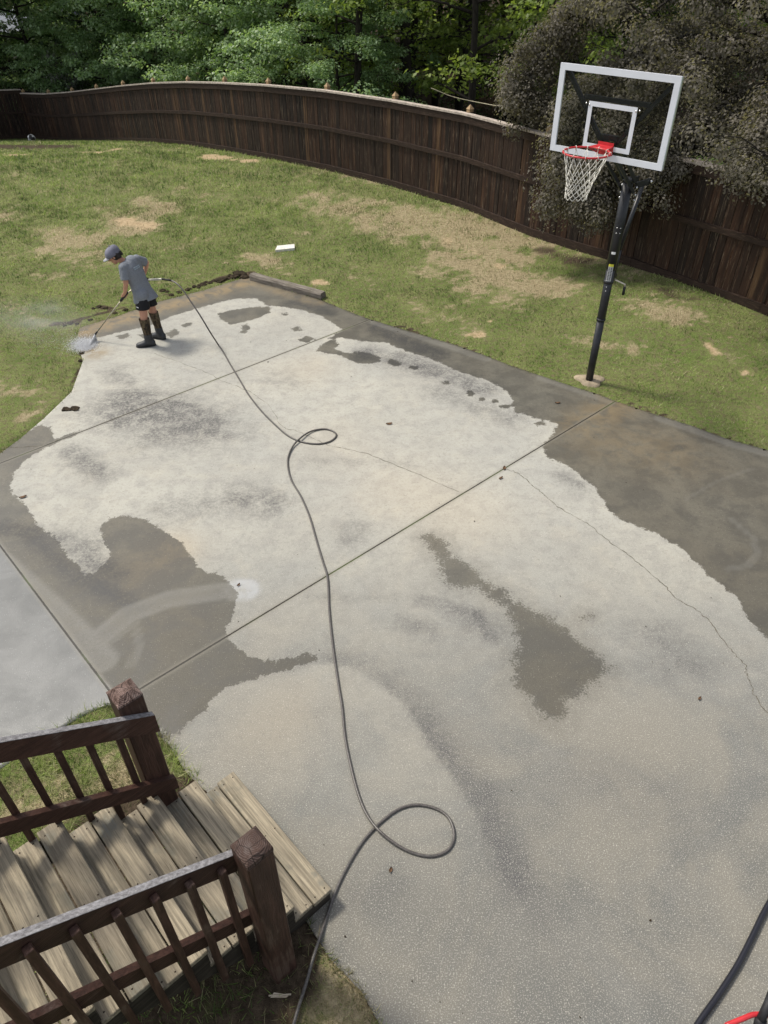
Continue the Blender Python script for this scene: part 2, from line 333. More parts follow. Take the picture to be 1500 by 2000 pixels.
# ------------------------------------------------------------------ concrete slab
def axis(lo, hi, st): return np.arange(lo, hi+st/2, st)
def build_slab():
    st = .035; xs = axis(-9.6, 9.6, st); ys = axis(-2.6, 12.6, st)
    X, Y = np.meshgrid(xs, ys, indexing='ij'); nx, ny = X.shape
    sdo = sdpoly(X, Y, SLAB)
    # pull the boundary vertices onto the outline
    gx = np.gradient(sdo, st, axis=0); gy = np.gradient(sdo, st, axis=1)
    near = np.abs(sdo) < st*.72
    Xs = np.where(near, X-gx*sdo, X); Ys = np.where(near, Y-gy*sdo, Y)
    keep = (sdo > 0) | near
    idx = np.arange(nx*ny).reshape(nx, ny)
    q = np.stack([idx[:-1, :-1], idx[1:, :-1], idx[1:, 1:], idx[:-1, 1:]], -1).reshape(-1, 4)
    kf = keep.ravel(); q = q[kf[q].all(1)]
    used = np.zeros(nx*ny, bool); used[q.ravel()] = True
    mp = -np.ones(nx*ny, int); mp[used] = np.arange(used.sum())
    x = Xs.ravel()[used]; y = Ys.ravel()[used]; q = mp[q]
    # boundary edges get a skirt
    e = np.concatenate([q[:, [0, 1]], q[:, [1, 2]], q[:, [2, 3]], q[:, [3, 0]]]); key = np.sort(e, 1); kk = key[:, 0].astype(np.int64)*10**7+key[:, 1]
    u, inv, cnt = np.unique(kk, return_inverse=True, return_counts=True); be = e[cnt[inv] == 1]
    V = np.stack([x, y, np.zeros_like(x)], 1); bi = np.unique(be); mp2 = -np.ones(len(V), int); mp2[bi] = len(V)+np.arange(len(bi))
    Vb = V[bi].copy(); Vb[:, 2] = -.14
    sk = np.stack([be[:, 1], be[:, 0], mp2[be[:, 0]], mp2[be[:, 1]]], 1)
    V = np.concatenate([V, Vb]); F = np.concatenate([q, sk])
    x, y = V[:, 0], V[:, 1]
    # wet stain: signed distance to the nearest wet outline
    wet = np.full(len(V), -1.0); wetsoft = np.maximum(np.clip(sdpoly(x, y, WET[2]), -1, 1), np.clip(sdpoly(x, y, gp([(1125, 1200), (1160, 1192), (1168, 1205), (1130, 1222)])), -1, 1)-.045)
    for k_, p in enumerate(WET):
        if k_ == 2: continue
        wet = np.maximum(wet, np.clip(sdpoly(x, y, p), -1, 1))
    def blob(px, rad, k=1.0):
        pts = gp(px) if len(px) > 1 else gp(px)*2
        return k*np.exp(-(dline(x, y, pts)/rad)**2)
    wob = .35+1.3*fbm(x, y, 2.2, 5, 5)
    gr = np.zeros(len(V))
    for px, rad, k in (
        ([(250, 812), (330, 800), (400, 830)], .42, 1.0), ([(290, 850), (360, 850), (440, 845)], .33, .6), ([(200, 800), (240, 775), (285, 785)], .27, .95), ([(225, 730), (245, 745)], .2, .5),
        ([(140, 880), (165, 900), (200, 925)], .16, .75), ([(465, 970), (520, 985)], .24, .75), ([(330, 1000), (400, 985)], .22, .5), ([(120, 1055), (160, 1075)], .2, .8),
        ([(540, 740), (570, 750)], .22, .35), ([(600, 900), (800, 905)], .09, .22), ([(690, 1030), (680, 1050)], .17, .55),
        ([(720, 690), (800, 705), (880, 735), (940, 760)], .24, .9), ([(860, 765), (920, 790), (990, 815)], .2, .6), ([(1100, 930), (1130, 950)], .13, .5), ([(745, 640), (800, 668), (850, 692)], .2, 1.0), ([(570, 590), (640, 610)], .15, .6), ([(230, 1120), (180, 1100), (120, 1060)], .12, .8),
        ([(820, 1172), (880, 1185), (930, 1200), (960, 1245)], .085, .75), ([(790, 1215), (840, 1230)], .10, .6), ([(600, 1165), (820, 1170)], .06, .22),
        ([(650, 1290), (720, 1300), (790, 1370)], .12, .4), ([(820, 1400), (850, 1440), (885, 1490), (940, 1560), (965, 1620)], .14, 1.0), ([(960, 1620), (985, 1660), (1010, 1720)], .14, 1.0), ([(1290, 1240), (1350, 1300)], .2, .5), ([(880, 1190), (960, 1230)], .16, .5),
        ([(940, 1500), (900, 1460)], .1, .3), ([(1240, 1230), (1300, 1310)], .2, .25), ([(0, 1030), (60, 1040), (130, 1110), (200, 1150), (250, 1180)], .11, .9), ([(700, 1750), (760, 1730)], .13, .3), ([(1150, 1500), (1300, 1560)], .25, .2)):
        gr = np.maximum(gr, blob(px, rad, k)*1.0)
    lined = sdpoly(x, y, gp([(600, 1304), (640, 1292), (720, 1318), (790, 1372), (825, 1425), (850, 1470), (900, 1530), (930, 1580), (955, 1640), (985, 1700), (1020, 1760), (1060, 2080), (500, 2080), (300, 1500), (420, 1350)]))+.05*(fbm(x, y, 5, 15)-.5)
    keepc = sm((lined+.015)/.05)*sm((y-1.9)/1.1); gr = gr*wob*(1-.85*keepc)
    rim_ = np.exp(-((lined+.10)/.13)**2)*(lined < 0)*sm((4.6-y)/1.2)*sm((x+1.0)/.6)*sm((y-1.6)/.6); gr = np.maximum(gr, rim_*.55*(.3+1.2*fbm(x, y, 2.2, 5, 5)))
    gr = np.clip(gr*1.15, 0, 1)
    # bands where the surface has been washed pale
    cl = np.zeros(len(V))
    for px, rad, k in (([(190, 1250), (250, 1200), (330, 1170), (430, 1155)], .12, .5), ([(462, 1152), (478, 1152)], .15, .6), ([(215, 1255), (262, 1215), (272, 1260), (255, 1300)], .04, .3), ([(0, 1100), (100, 1190), (200, 1290)], .14, .55), ([(1420, 1112), (1460, 1105), (1480, 1080), (1470, 1050), (1430, 1015)], .035, .28), ([(1340, 975), (1400, 940), (1470, 915)], .02, .22),
        ([(1060, 738), (1120, 758), (1190, 782)], .09, .4), ([(1290, 818), (1350, 838), (1420, 864), (1500, 886)], .08, .5), ([(730, 630), (850, 668), (950, 702)], .07, .4)):
        dd = dline(x, y, gp(px) if len(px) > 1 else gp(px)*2); cl = np.maximum(cl, k*sm((rad*1.15-dd)/(rad*.45))*(.6+.4*np.clip(dd/rad, 0, 1)))
    # wet panel left of the slanting joint, sky reflection put into its colour
    j = gp([(0, 1065), (215, 1350)]); nx_, ny_ = -(j[1][1]-j[0][1]), j[1][0]-j[0][0]; L = math.hypot(nx_, ny_)
    film = -((x-j[0][0])*nx_+(y-j[0][1])*ny_)/L
    # brown mud film along the far edge and at the joint corner
    mud = np.maximum(blob([(160, 650), (300, 606), (400, 577), (482, 552)], .2, 1.0), np.maximum(blob([(1200, 792), (1140, 830)], .3, .55), blob([(482, 552), (560, 575), (620, 592)], .12, .5)))
    mud = np.maximum(mud, blob([(170, 680), (190, 690)], .18, .8)); mud = np.maximum(mud, blob([(1300, 880), (1180, 860)], .5, .3))
    tan = np.zeros(len(V))
    for px, rad, k in (([(780, 960), (900, 1010)], .6, .3), ([(1240, 1500), (1120, 1640), (1000, 1900)], .4, .5), ([(600, 720)], .5, .25), ([(500, 1450), (560, 1400)], .4, .45), ([(270, 1120), (330, 1080)], .3, .8), ([(370, 1220)], .3, .4), ([(640, 860), (700, 900)], .5, .15)):
        tan = np.maximum(tan, blob(px, rad, k))
    near = sm((6.6-y)/4.2)*(1-.26*sm((lined+.02)/.06)*sm((y-1.9)/1.1))                                   # greyer, darker concrete close to the house
    return np_mesh('concrete_slab', V, F, M_conc, None, dict(wet=wet, wetsoft=wetsoft, grime=gr, clean=cl, film=film, mud=mud, tan=tan, near_grey=near))
t = NT('broom_finished_concrete'); P_ = t.coord('Position')
big = t.noise(P_, .45, 4, .6); mid = t.noise(P_, 2.6, 5, .65, .4); fine = t.noise(P_, 30, 5, .8); gr_ = t.noise(P_, 120, 2, .6)
vor = t.node('ShaderNodeTexVoronoi', {'Vector': P_, 'Scale': 54.0, 'Randomness': 1.0}); spk = t.rng(vor.outputs['Distance'], .0, .30, 1, 0)
vcol = t.node('ShaderNodeSeparateColor', {0: vor.outputs['Color']}).outputs[0]
spk_l = t.math('MULTIPLY', spk, t.math('GREATER_THAN', vcol, .74)); spk_d = t.math('MULTIPLY', spk, t.math('LESS_THAN', vcol, .22))
m2 = t.noise(P_, .9, 6, .62, .8); m3 = t.noise(P_, 6.5, 5, .7, .3)
dry = t.mix(t.rng(big, .35, .65), (.335, .332, .302), (.405, .394, .345)); dry = t.mix(t.rng(m2, .42, .66, 0, .42), dry, (.285, .275, .245)); dry = t.mix(t.rng(m3, .42, .66, 0, .55), dry, (.25, .243, .225)); dry = t.mix(t.rng(mid, .5, .75, 0, .4), dry, (.45, .42, .345))
dry = t.mix(t.attr('tan'), dry, (.44, .365, .26))
dry = t.mix(t.math('MULTIPLY', t.attr('near_grey'), t.rng(m2, .2, .5, .8, 1.0)), dry, t.mix(t.rng(m2, .38, .62), t.mix(t.rng(mid, .35, .65), (.110, .112, .106), (.146, .143, .130)), (.188, .177, .150)))
gm = t.math('MULTIPLY', t.attr('grime'), t.rng(mid, .2, .65, .55, 1.0), clamp=True)
gm = t.math('MULTIPLY', gm, t.rng(fine, .34, .58, .35, 1.15)); gm = t.math('MULTIPLY', gm, t.rng(m3, .3, .6, .55, 1.15))
dry = t.mix(t.math('MULTIPLY', gm, .95), dry, (.084, .083, .083))
dry = t.mix(t.rng(fine, .5, .70, 0, .55), dry, (.16, .152, .135)); dry = t.mix(t.rng(gr_, .5, .70, 0, .48), dry, (.52, .495, .44))
dry = t.mix(t.math('MULTIPLY', spk_l, .5), dry, (.66, .63, .56)); dry = t.mix(t.math('MULTIPLY', spk_d, .6), dry, (.13, .12, .105))
wn = t.noise(P_, 9, 5, .75, .3); wn2 = t.noise(P_, 55, 3, .7)
edge = t.math('ADD', t.attr('wet'), t.math('ADD', t.math('MULTIPLY', t.math('SUBTRACT', wn, .5), .19), t.math('MULTIPLY', t.math('SUBTRACT', wn2, .5), .07)))
wf = t.rng(edge, -.006, .010)
edge2 = t.math('ADD', t.attr('wetsoft'), t.math('ADD', t.math('MULTIPLY', t.math('SUBTRACT', wn, .5), .32), t.math('MULTIPLY', t.math('SUBTRACT', wn2, .5), .35)))
wf = t.math('MAXIMUM', wf, t.math('MULTIPLY', t.rng(edge2, -.03, .05), .92)); damp = t.math('MULTIPLY', t.rng(t.math('ADD', edge2, t.math('MULTIPLY', wn, .1)), -.16, .02), .22); wf = t.math('MAXIMUM', wf, damp)
rim = t.math('MULTIPLY', t.rng(edge, -.1, 0), t.rng(edge, .0, .01, 1, 0))
wetc = t.mix(1.0, dry, (.36, .345, .31), 'MULTIPLY'); wetc = t.mix(t.rng(big, .4, .6, 0, .35), wetc, (.105, .092, .070)); wetc = t.mix(t.rng(mid, .42, .62, 0, .55), wetc, (.066, .063, .056)); wetc = t.mix(t.rng(fine, .5, .75, 0, .5), wetc, (.07, .062, .052)); wetc = t.mix(t.math('MULTIPLY', gm, .7), wetc, (.050, .049, .048))
wetc = t.mix(t.math('MULTIPLY', spk_l, .35), wetc, (.32, .30, .265))
wetc = t.mix(t.math('MULTIPLY', t.attr('clean'), t.rng(fine, .3, .6, .45, .8)), wetc, (.25, .245, .225))
c = t.mix(wf, dry, wetc)
c = t.mix(t.math('MULTIPLY', t.math('MULTIPLY', t.attr('clean'), t.rng(m3, .3, .6, .4, 1.1)), t.math('SUBTRACT', 1.0, wf)), c, (.42, .435, .46))
sky_sheenf = t.math('MULTIPLY', t.rng(t.math('ADD', t.attr('film'), t.math('MULTIPLY', mid, .05)), .0, .03), 1.0)
sky_sheenc = t.mix(t.rng(mid, .3, .7), (.125, .128, .126), (.185, .187, .182)); sky_sheenc = t.mix(t.math('MULTIPLY', spk_l, .5), sky_sheenc, (.42, .42, .42)); sky_sheenc = t.mix(t.rng(fine, .5, .75, 0, .35), sky_sheenc, (.14, .14, .14))  # reflected sky painted as a pale grey base
c = t.mix(sky_sheenf, c, sky_sheenc)
mudf = t.math('MULTIPLY', t.attr('mud'), t.rng(t.noise(P_, 5, 5, .7, .6), .3, .62)); c = t.mix(mudf, c, (.235, .175, .095))
# control joints: straight saw cuts, full of dirt, moss in places
def joint_d(a, b):
    (x0, y0), (x1, y1) = gp([a, b]); nx_, ny_ = y1-y0, x0-x1; L = math.hypot(nx_, ny_); nx_ /= L; ny_ /= L
    sx = t.node('ShaderNodeSeparateXYZ', {0: t.node('ShaderNodeNewGeometry').outputs['Position']})
    d = t.math('ADD', t.math('MULTIPLY', sx.outputs[0], nx_), t.math('MULTIPLY', sx.outputs[1], ny_))
    return t.math('ABSOLUTE', t.math('ADD', d, -(x0*nx_+y0*ny_)))
sx = t.node('ShaderNodeSeparateXYZ', {0: t.node('ShaderNodeNewGeometry').outputs['Position']})
j1 = joint_d((0, 905), (720, 625)); j2 = joint_d((275, 1345), (1200, 785)); j3 = joint_d((0, 1065), (215, 1350))
ju = gp([(215, 1350)])[0]; j3 = t.math('ADD', j3, t.math('MULTIPLY', t.math('LESS_THAN', sx.outputs[1], ju[1]-.15), 1.0))
jm = t.math('MINIMUM', j1, t.math('MINIMUM', j2, j3)); jmn = t.math('ADD', jm, t.math('MULTIPLY', t.math('SUBTRACT', fine, .5), .012))
jf = t.rng(jmn, .004, .011, 1, 0); halo = t.rng(jmn, .008, .05, .4, 0)
c = t.mix(halo, c, (.20, .185, .15))
soil = t.mix(t.rng(t.noise(P_, 1.3, 3), .5, .62), (.030, .026, .020), (.06, .075, .025)); c = t.mix(jf, c, soil)
h = t.math('ADD', t.math('MULTIPLY', fine, .6), t.math('MULTIPLY', gr_, .5)); h = t.math('SUBTRACT', h, t.math('MULTIPLY', jf, 3.0)); t.bump(h, .5, .004)
ro = t.math('SUBTRACT', .92, t.math('MULTIPLY', wf, t.rng(mid, .3, .7, .34, .5))); ro = t.math('SUBTRACT', ro, t.math('MULTIPLY', sky_sheenf, .1))
M_conc = t.fin(c, ro, .4)
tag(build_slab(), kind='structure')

M_crack = simple('crack_dirt', (.12, .108, .085), .95, .1, var=.5, sc=60)
def crack(px, wd, name='crack_line'):
    P = catmull([(*G(x, y)[:2], 0) for x, y in px], 10); V = []; F = []
    L = np.array(P)
    nrm = np.zeros_like(L); tg = np.gradient(L, axis=0); nrm[:, 0] = -tg[:, 1]; nrm[:, 1] = tg[:, 0]; nrm /= np.linalg.norm(nrm, axis=1)[:, None]+1e-9
    off = np.cumsum(rng.normal(0, .008, len(L))); off -= np.linspace(0, off[-1], len(L)); off = off*.6+rng.normal(0, .006, len(L))
    C = L+nrm*off[:, None]; wv = wd*(.12+rng.random(len(L))*.85)
    A = C+nrm*wv[:, None]/2; B = C-nrm*wv[:, None]/2; A[:, 2] = B[:, 2] = .002
    V = np.concatenate([A, B]); n = len(L); i = np.arange(n-1); F = np.stack([i+n, i+1+n, i+1, i], 1)
    return V, F
for px, wd in (([(985, 915), (1010, 924), (1040, 945), (1070, 965), (1100, 990), (1150, 1020), (1190, 1055), (1240, 1090), (1290, 1135), (1330, 1175), (1380, 1205), (1410, 1250), (1450, 1295), (1465, 1325), (1475, 1360), (1505, 1400)], .011),
               ([(300, 690), (350, 708), (400, 725), (440, 745), (490, 765), (530, 795), (552, 830), (590, 845), (640, 868), (700, 880), (760, 900), (830, 930), (897, 962)], .008),
               ([(-5, 876), (40, 873), (90, 870), (118, 858)], .010)):
    V, F = crack(px, wd); o = np_mesh('crack', V, F, M_crack); o['kind'] = 'structure'

# ------------------------------------------------------------------ fence line (needed for the ground masks)
FP = [(-15.9, 36.5), (-14.0, 34.9), (-12.06, 32.8), (-10.1, 30.6), (-8.2, 28.4), (-6.45, 26.4), (-4.95, 24.5), (-3.25, 22.35), (-1.6, 20.6), (.1, 18.75), (1.7, 16.7), (2.75, 14.95), (4.1, 12.95), (5.5, 11.1), (7.4, 8.6), (9.2, 6.2), (10.8, 4.0)]
FPd = np.array(catmull([(x, y, 0) for x, y in FP], 12))[:, :2]
FENCEPOLY = [tuple(p) for p in FPd]+[(12, -6), (-40, -6), (-40, 37.5), (-19.5, 37.2)]   # the yard
# ------------------------------------------------------------------ ground
t = NT('yard_soil_and_woods_floor'); P_ = t.coord('Position')
n1 = t.noise(P_, 1.2, 5, .65); n2 = t.noise(P_, 14, 5, .7); n3 = t.noise(P_, 60, 3, .7)
lawn = t.mix(t.rng(n1, .35, .65), (.12, .17, .042), (.19, .22, .075)); lawn = t.mix(t.rng(n2, .4, .65), lawn, (.16, .14, .075)); lawn = t.mix(t.rng(n3, .5, .7, 0, .6), lawn, (.05, .06, .02))
straw = t.mix(t.rng(n2, .35, .65), (.27, .22, .13), (.38, .32, .20)); straw = t.mix(t.rng(n3, .5, .7, 0, .6), straw, (.12, .09, .05))
dryf = t.rng(t.math('ADD', t.attr('dry'), t.math('MULTIPLY', t.math('SUBTRACT', n2, .5), .7)), .3, .75)
c = t.mix(dryf, lawn, straw)
sand = t.mix(t.rng(n2, .3, .7), (.36, .26, .15), (.50, .39, .25)); c = t.mix(t.rng(t.math('ADD', t.attr('bare'), t.math('MULTIPLY', t.math('SUBTRACT', n2, .5), 1.3)), .25, .95), c, sand)
soil = t.mix(t.rng(n2, .3, .7), (.035, .025, .016), (.10, .075, .05)); c = t.mix(t.rng(t.math('ADD', t.attr('soil_shade'), t.math('MULTIPLY', t.math('SUBTRACT', n2, .5), .5)), .35, .65), c, soil)  # dark soil colour, also used for the painted shade patches
litter = t.ramp(n2, [(.3, (.022, .015, .010)), (.5, (.06, .042, .028)), (.7, (.13, .09, .06))]); c = t.mix(t.attr('wood'), c, litter)
c = t.mix(t.attr('nlawn'), c, (.15, .21, .06))
t.bump(t.math('ADD', n2, n3), .8, .03); M_ground = t.fin(c, .95, .15)
BARE = [([(262, 432), (292, 436)], .42, 1.1), ([(180, 299), (240, 290), (335, 290)], .5, .7), ([(410, 306), (470, 312)], .45, 1.1), ([(0, 300), (40, 302)], .3, .8), ([(912, 652), (932, 654)], .10, .9), ([(1395, 655), (1415, 657)], .17, .95), ([(1380, 672), (1390, 690)], .09, .7), ([(948, 630)], .08, .7), ([(880, 470), (960, 520)], .3, .55), ([(620, 548), (640, 550)], .12, .8), ([(600, 530)], .08, .7), ([(800, 552)], .12, .5), ([(1130, 603)], .08, .6), ([(1450, 725), (1460, 727)], .12, .7), ([(5, 1690), (60, 1650)], .3, .6), ([(100, 1400), (30, 1470)], .22, .5), ([(640, 1950)], .14, .4), ([(80, 800), (60, 770)], .08, .5), ([(370, 405)], .12, .6), ([(385, 470)], .1, .7), ([(455, 470)], .1, .6),
        ([(640, 1880), (690, 1990)], .07, .6)]
DRY = [([(640, 400), (760, 420), (860, 450), (980, 480)], 1.0, .9), ([(150, 470), (250, 440), (300, 400)], 1.0, .7), ([(880, 500), (980, 540), (1060, 560)], .6, .75), ([(1260, 600), (1330, 615)], .6, .6), ([(400, 380), (620, 400)], .25, .6), ([(560, 300), (700, 350)], .8, .45), ([(1080, 500), (1200, 530)], .4, .4),
       ([(330, 445), (420, 500), (520, 520)], .3, .4), ([(0, 330), (30, 500), (20, 600)], .6, .25), ([(530, 450), (640, 470)], .3, .4), ([(600, 1900), (700, 1980)], .25, .9), ([(100, 1500), (250, 1600)], .5, .55), ([(320, 1460), (350, 1500)], .1, .5), ([(1100, 620), (1250, 720)], .5, .15), ([(0, 850), (100, 780)], .2, .4)]
SOIL_SHADE = [([(1060, 490), (1130, 510)], .4, .5), ([(0, 285), (60, 287), (110, 286)], .9, 1.0), ([(590, 1850), (540, 1960), (450, 2000)], .22, .95), ([(420, 1600), (250, 1700), (60, 1850), (-100, 1950)], .45, 1.2), ([(300, 1900), (480, 1940)], .45, .8), ([(130, 1400), (40, 1420)], .25, .45), ([(130, 632), (200, 612), (300, 585), (400, 555), (470, 536)], .045, .7), ([(150, 760), (162, 700), (152, 660)], .05, .8), ([(185, 601), (215, 602)], .07, 1.0), ([(120, 632), (150, 630)], .08, 1.0), ([(320, 570)], .08, .9), ([(420, 550), (475, 535)], .14, 1.1), ([(620, 584), (715, 619), (845, 658), (1000, 713), (1202, 781), (1500, 877)], .04, .75), ([(650, 370), (780, 400), (900, 440), (1010, 470), (1210, 545), (1300, 570), (1500, 620)], .22, .35)]  # dark soil and sod edges; painted shade by the plum tree and under the stairs
def masks(x, y):
    out = []
    for S in (BARE, DRY, SOIL_SHADE):
        m = np.zeros(np.shape(x))
        for px, rad, k in S:
            p = [GT(*q)[:2] for q in px]; p = p*2 if len(p) == 1 else p
            wx_ = x+.35*(fbm(x, y, 1.7, 171, 3)-.5); wy_ = y+.35*(fbm(x, y, 1.7, 181, 3)-.5); m = np.maximum(m, k*np.exp(-(dline(wx_, wy_, p)/(rad*1.15))**2))
        out.append(m)
    bare, dry, soil_shade = out
    brk = fbm(x, y, 2.6, 55, 5)-.5; bare = np.clip((bare+brk*2.2-.42)*1.9, 0, 1)*sm((bare-.05)/.25)
    soil_shade = np.clip(soil_shade+brk*.9*(soil_shade > .08), 0, 1)
    fence_in = sdpoly(x, y, FENCEPOLY)
    # mower passes run along the fence; dryness also comes in clumps
    stripe = vnoise(x*.77+y*.64, (-x*.64+y*.77)*.12, 2.3, 91)
    base = .62*fbm(x, y, .8, 21)+.38*stripe
    small = .40*fbm(x, y, 1.5, 121, 3)+.35*fbm(x, y, 5.5, 131, 3)+.25*vnoise(x, y, 14, 141)
    dry = np.clip((.40*dry+.35*base+.95*small-.66)*2.6+.10*np.sin(fence_in*2*np.pi/1.25+1.5)*(fence_in > .5), 0, 1)
    return bare, dry, soil_shade, fence_in
def ground():
    def ax(parts):
        a = [np.arange(lo, hi, s) for lo, hi, s in parts]; return np.concatenate(a+[[parts[-1][1]]])
    xs = ax([(-120, -30, 6), (-30, -12, .6), (-12, 9.6, .09), (9.6, 30, .7), (30, 120, 6)])
    ys = ax([(-40, -3, 2), (-3, 0.2, .3), (.2, 14, .09), (14, 40, .3), (40, 80, 1.5), (80, 200, 8)])
    X, Y = np.meshgrid(xs, ys, indexing='ij'); sh = X.shape; x = X.ravel(); y = Y.ravel()
    bare, dry, soil_shade, fi = masks(x, y)
    so = sdpoly(x, y, SLAB); z = gz(x, y)+.012*(fbm(x, y, 2.2, 3)-.5)*2
    z = z-.16*sm((so-.02)/.1)-.01*sm((so+.06)/.06)
    wood = sm((-fi-.1)/.4); z = z+wood*.25*(fbm(x, y, .35, 8)-.5)
    nl = wood*sm((x-7.5)/1.0)*sm((26-y)/4)
    idx = np.arange(len(x)).reshape(sh)
    F = np.stack([idx[:-1, :-1], idx[1:, :-1], idx[1:, 1:], idx[:-1, 1:]], -1).reshape(-1, 4)
    o = np_mesh('ground', np.stack([x, y, z], 1), F, M_ground, None, dict(bare=bare, dry=dry, soil_shade=soil_shade, wood=wood*(1-nl), nlawn=nl), True)
    return tag(o, kind='structure')
ground()
# ------------------------------------------------------------------ lawn blades
t = NT('grass_blades'); r = t.attr('rnd'); d = t.attr('dryness')
g_ = t.ramp(r, [(0, (.060, .125, .020)), (.5, (.185, .285, .055)), (1, (.35, .44, .12))]); s_ = t.ramp(r, [(0, (.27, .235, .125)), (.5, (.43, .38, .225)), (1, (.60, .54, .36))])
c = t.mix(d, g_, s_); t.fin(c, .6, .3); tr = t.node('ShaderNodeBsdfTranslucent', {'Color': c}); mx = t.node('ShaderNodeMixShader', {0: .42})
t.l.new(t.b.outputs[0], mx.inputs[1]); t.l.new(tr.outputs[0], mx.inputs[2]); t.l.new(mx.outputs[0], t.out.inputs[0]); M_grass = t.m
def grass():
    PX = []; PY = []
    for (x0, x1, y0, y1, dens) in ((-4.6, 1.3, .8, 4.4, 6500), (-8, 8, 5.5, 12, 1500), (-9, 7, 12, 17, 1000), (-13, 5, 17, 24, 560), (-20, 1, 24, 38, 260)):
        n = int((x1-x0)*(y1-y0)*dens); PX.append(rng.uniform(x0, x1, n)); PY.append(rng.uniform(y0, y1, n))
    x = np.concatenate(PX); y = np.concatenate(PY)
    # inside the picture, with a margin
    cz = (RW.T@np.stack([x, y, gz(x, y)-H])); u = 750+FPX*cz[0]/cz[2]; v_ = 1000+FPX*cz[1]/cz[2]
    k = (u > -200) & (u < 1700) & (v_ > 100) & (v_ < 2250); x = x[k]; y = y[k]
    so = sdpoly(x, y, SLAB); over = .012+.05*fbm(x, y, 5, 77)**2
    bare, dry, soil_shade, fi = masks(x, y)
    keep = (so < over) & (fi > .05) & (rng.random(len(x)) > np.clip(bare*1.25-.1, 0, .97)) & (rng.random(len(x)) > np.clip(soil_shade*1.2-.1, 0, .96))
    thin = fbm(x, y, 6, 31); keep &= rng.random(len(x)) < .45+.75*thin
    x = x[keep]; y = y[keep]; dry = dry[keep]; so = so[keep]; n = len(x)
    dist = np.hypot(x, y)
    tuft = fbm(x, y, 2.6, 41)
    hgt = (.028+.04*rng.random(n))*(.45+.9*tuft)*np.where(dist < 5, 1.25, np.clip(dist/16, .7, 1.25))*np.where(dry > .5, .8, 1); wd = (.0045+.004*rng.random(n))*np.clip(dist/6.5, .9, 4.5)
    a = rng.uniform(0, 2*np.pi, n); lean = rng.uniform(.3, 1.5, n); b = a+rng.normal(0, .6, n)+np.pi/2
    z = gz(x, y)-.012
    dx, dy = np.cos(a)*wd/2, np.sin(a)*wd/2
    tx, ty = np.cos(b)*hgt*lean, np.sin(b)*hgt*lean
    V = np.empty((n, 3, 3)); V[:, 0] = np.stack([x-dx, y-dy, z], 1); V[:, 1] = np.stack([x+dx, y+dy, z], 1); V[:, 2] = np.stack([x+tx, y+ty, z+.012+hgt], 1)
    F = np.arange(3*n).reshape(-1, 3)
    dn = np.clip(dry+rng.normal(0, .22, n), 0, 1); dn = np.where(rng.random(n) < .12, 1-dn*.4, dn)
    rn = np.clip(.48+(fbm(x, y, 1.1, 61)-.5)*1.5+(fbm(x, y, 6.5, 66, 3)-.5)*2.4+.13*np.sin(fi[keep]*2*np.pi/1.25+1.5*fbm(x, y, .3, 9))+rng.normal(0, .18, n), 0, 1)
    o = np_mesh('grass', V.reshape(-1, 3), F, M_grass, None, dict(rnd=np.repeat(rn, 3), dryness=np.repeat(dn, 3)))
    print('grass', n); return tag(o, 'short patchy green and straw coloured lawn around the concrete slab', 'grass', kind='stuff')
grass()

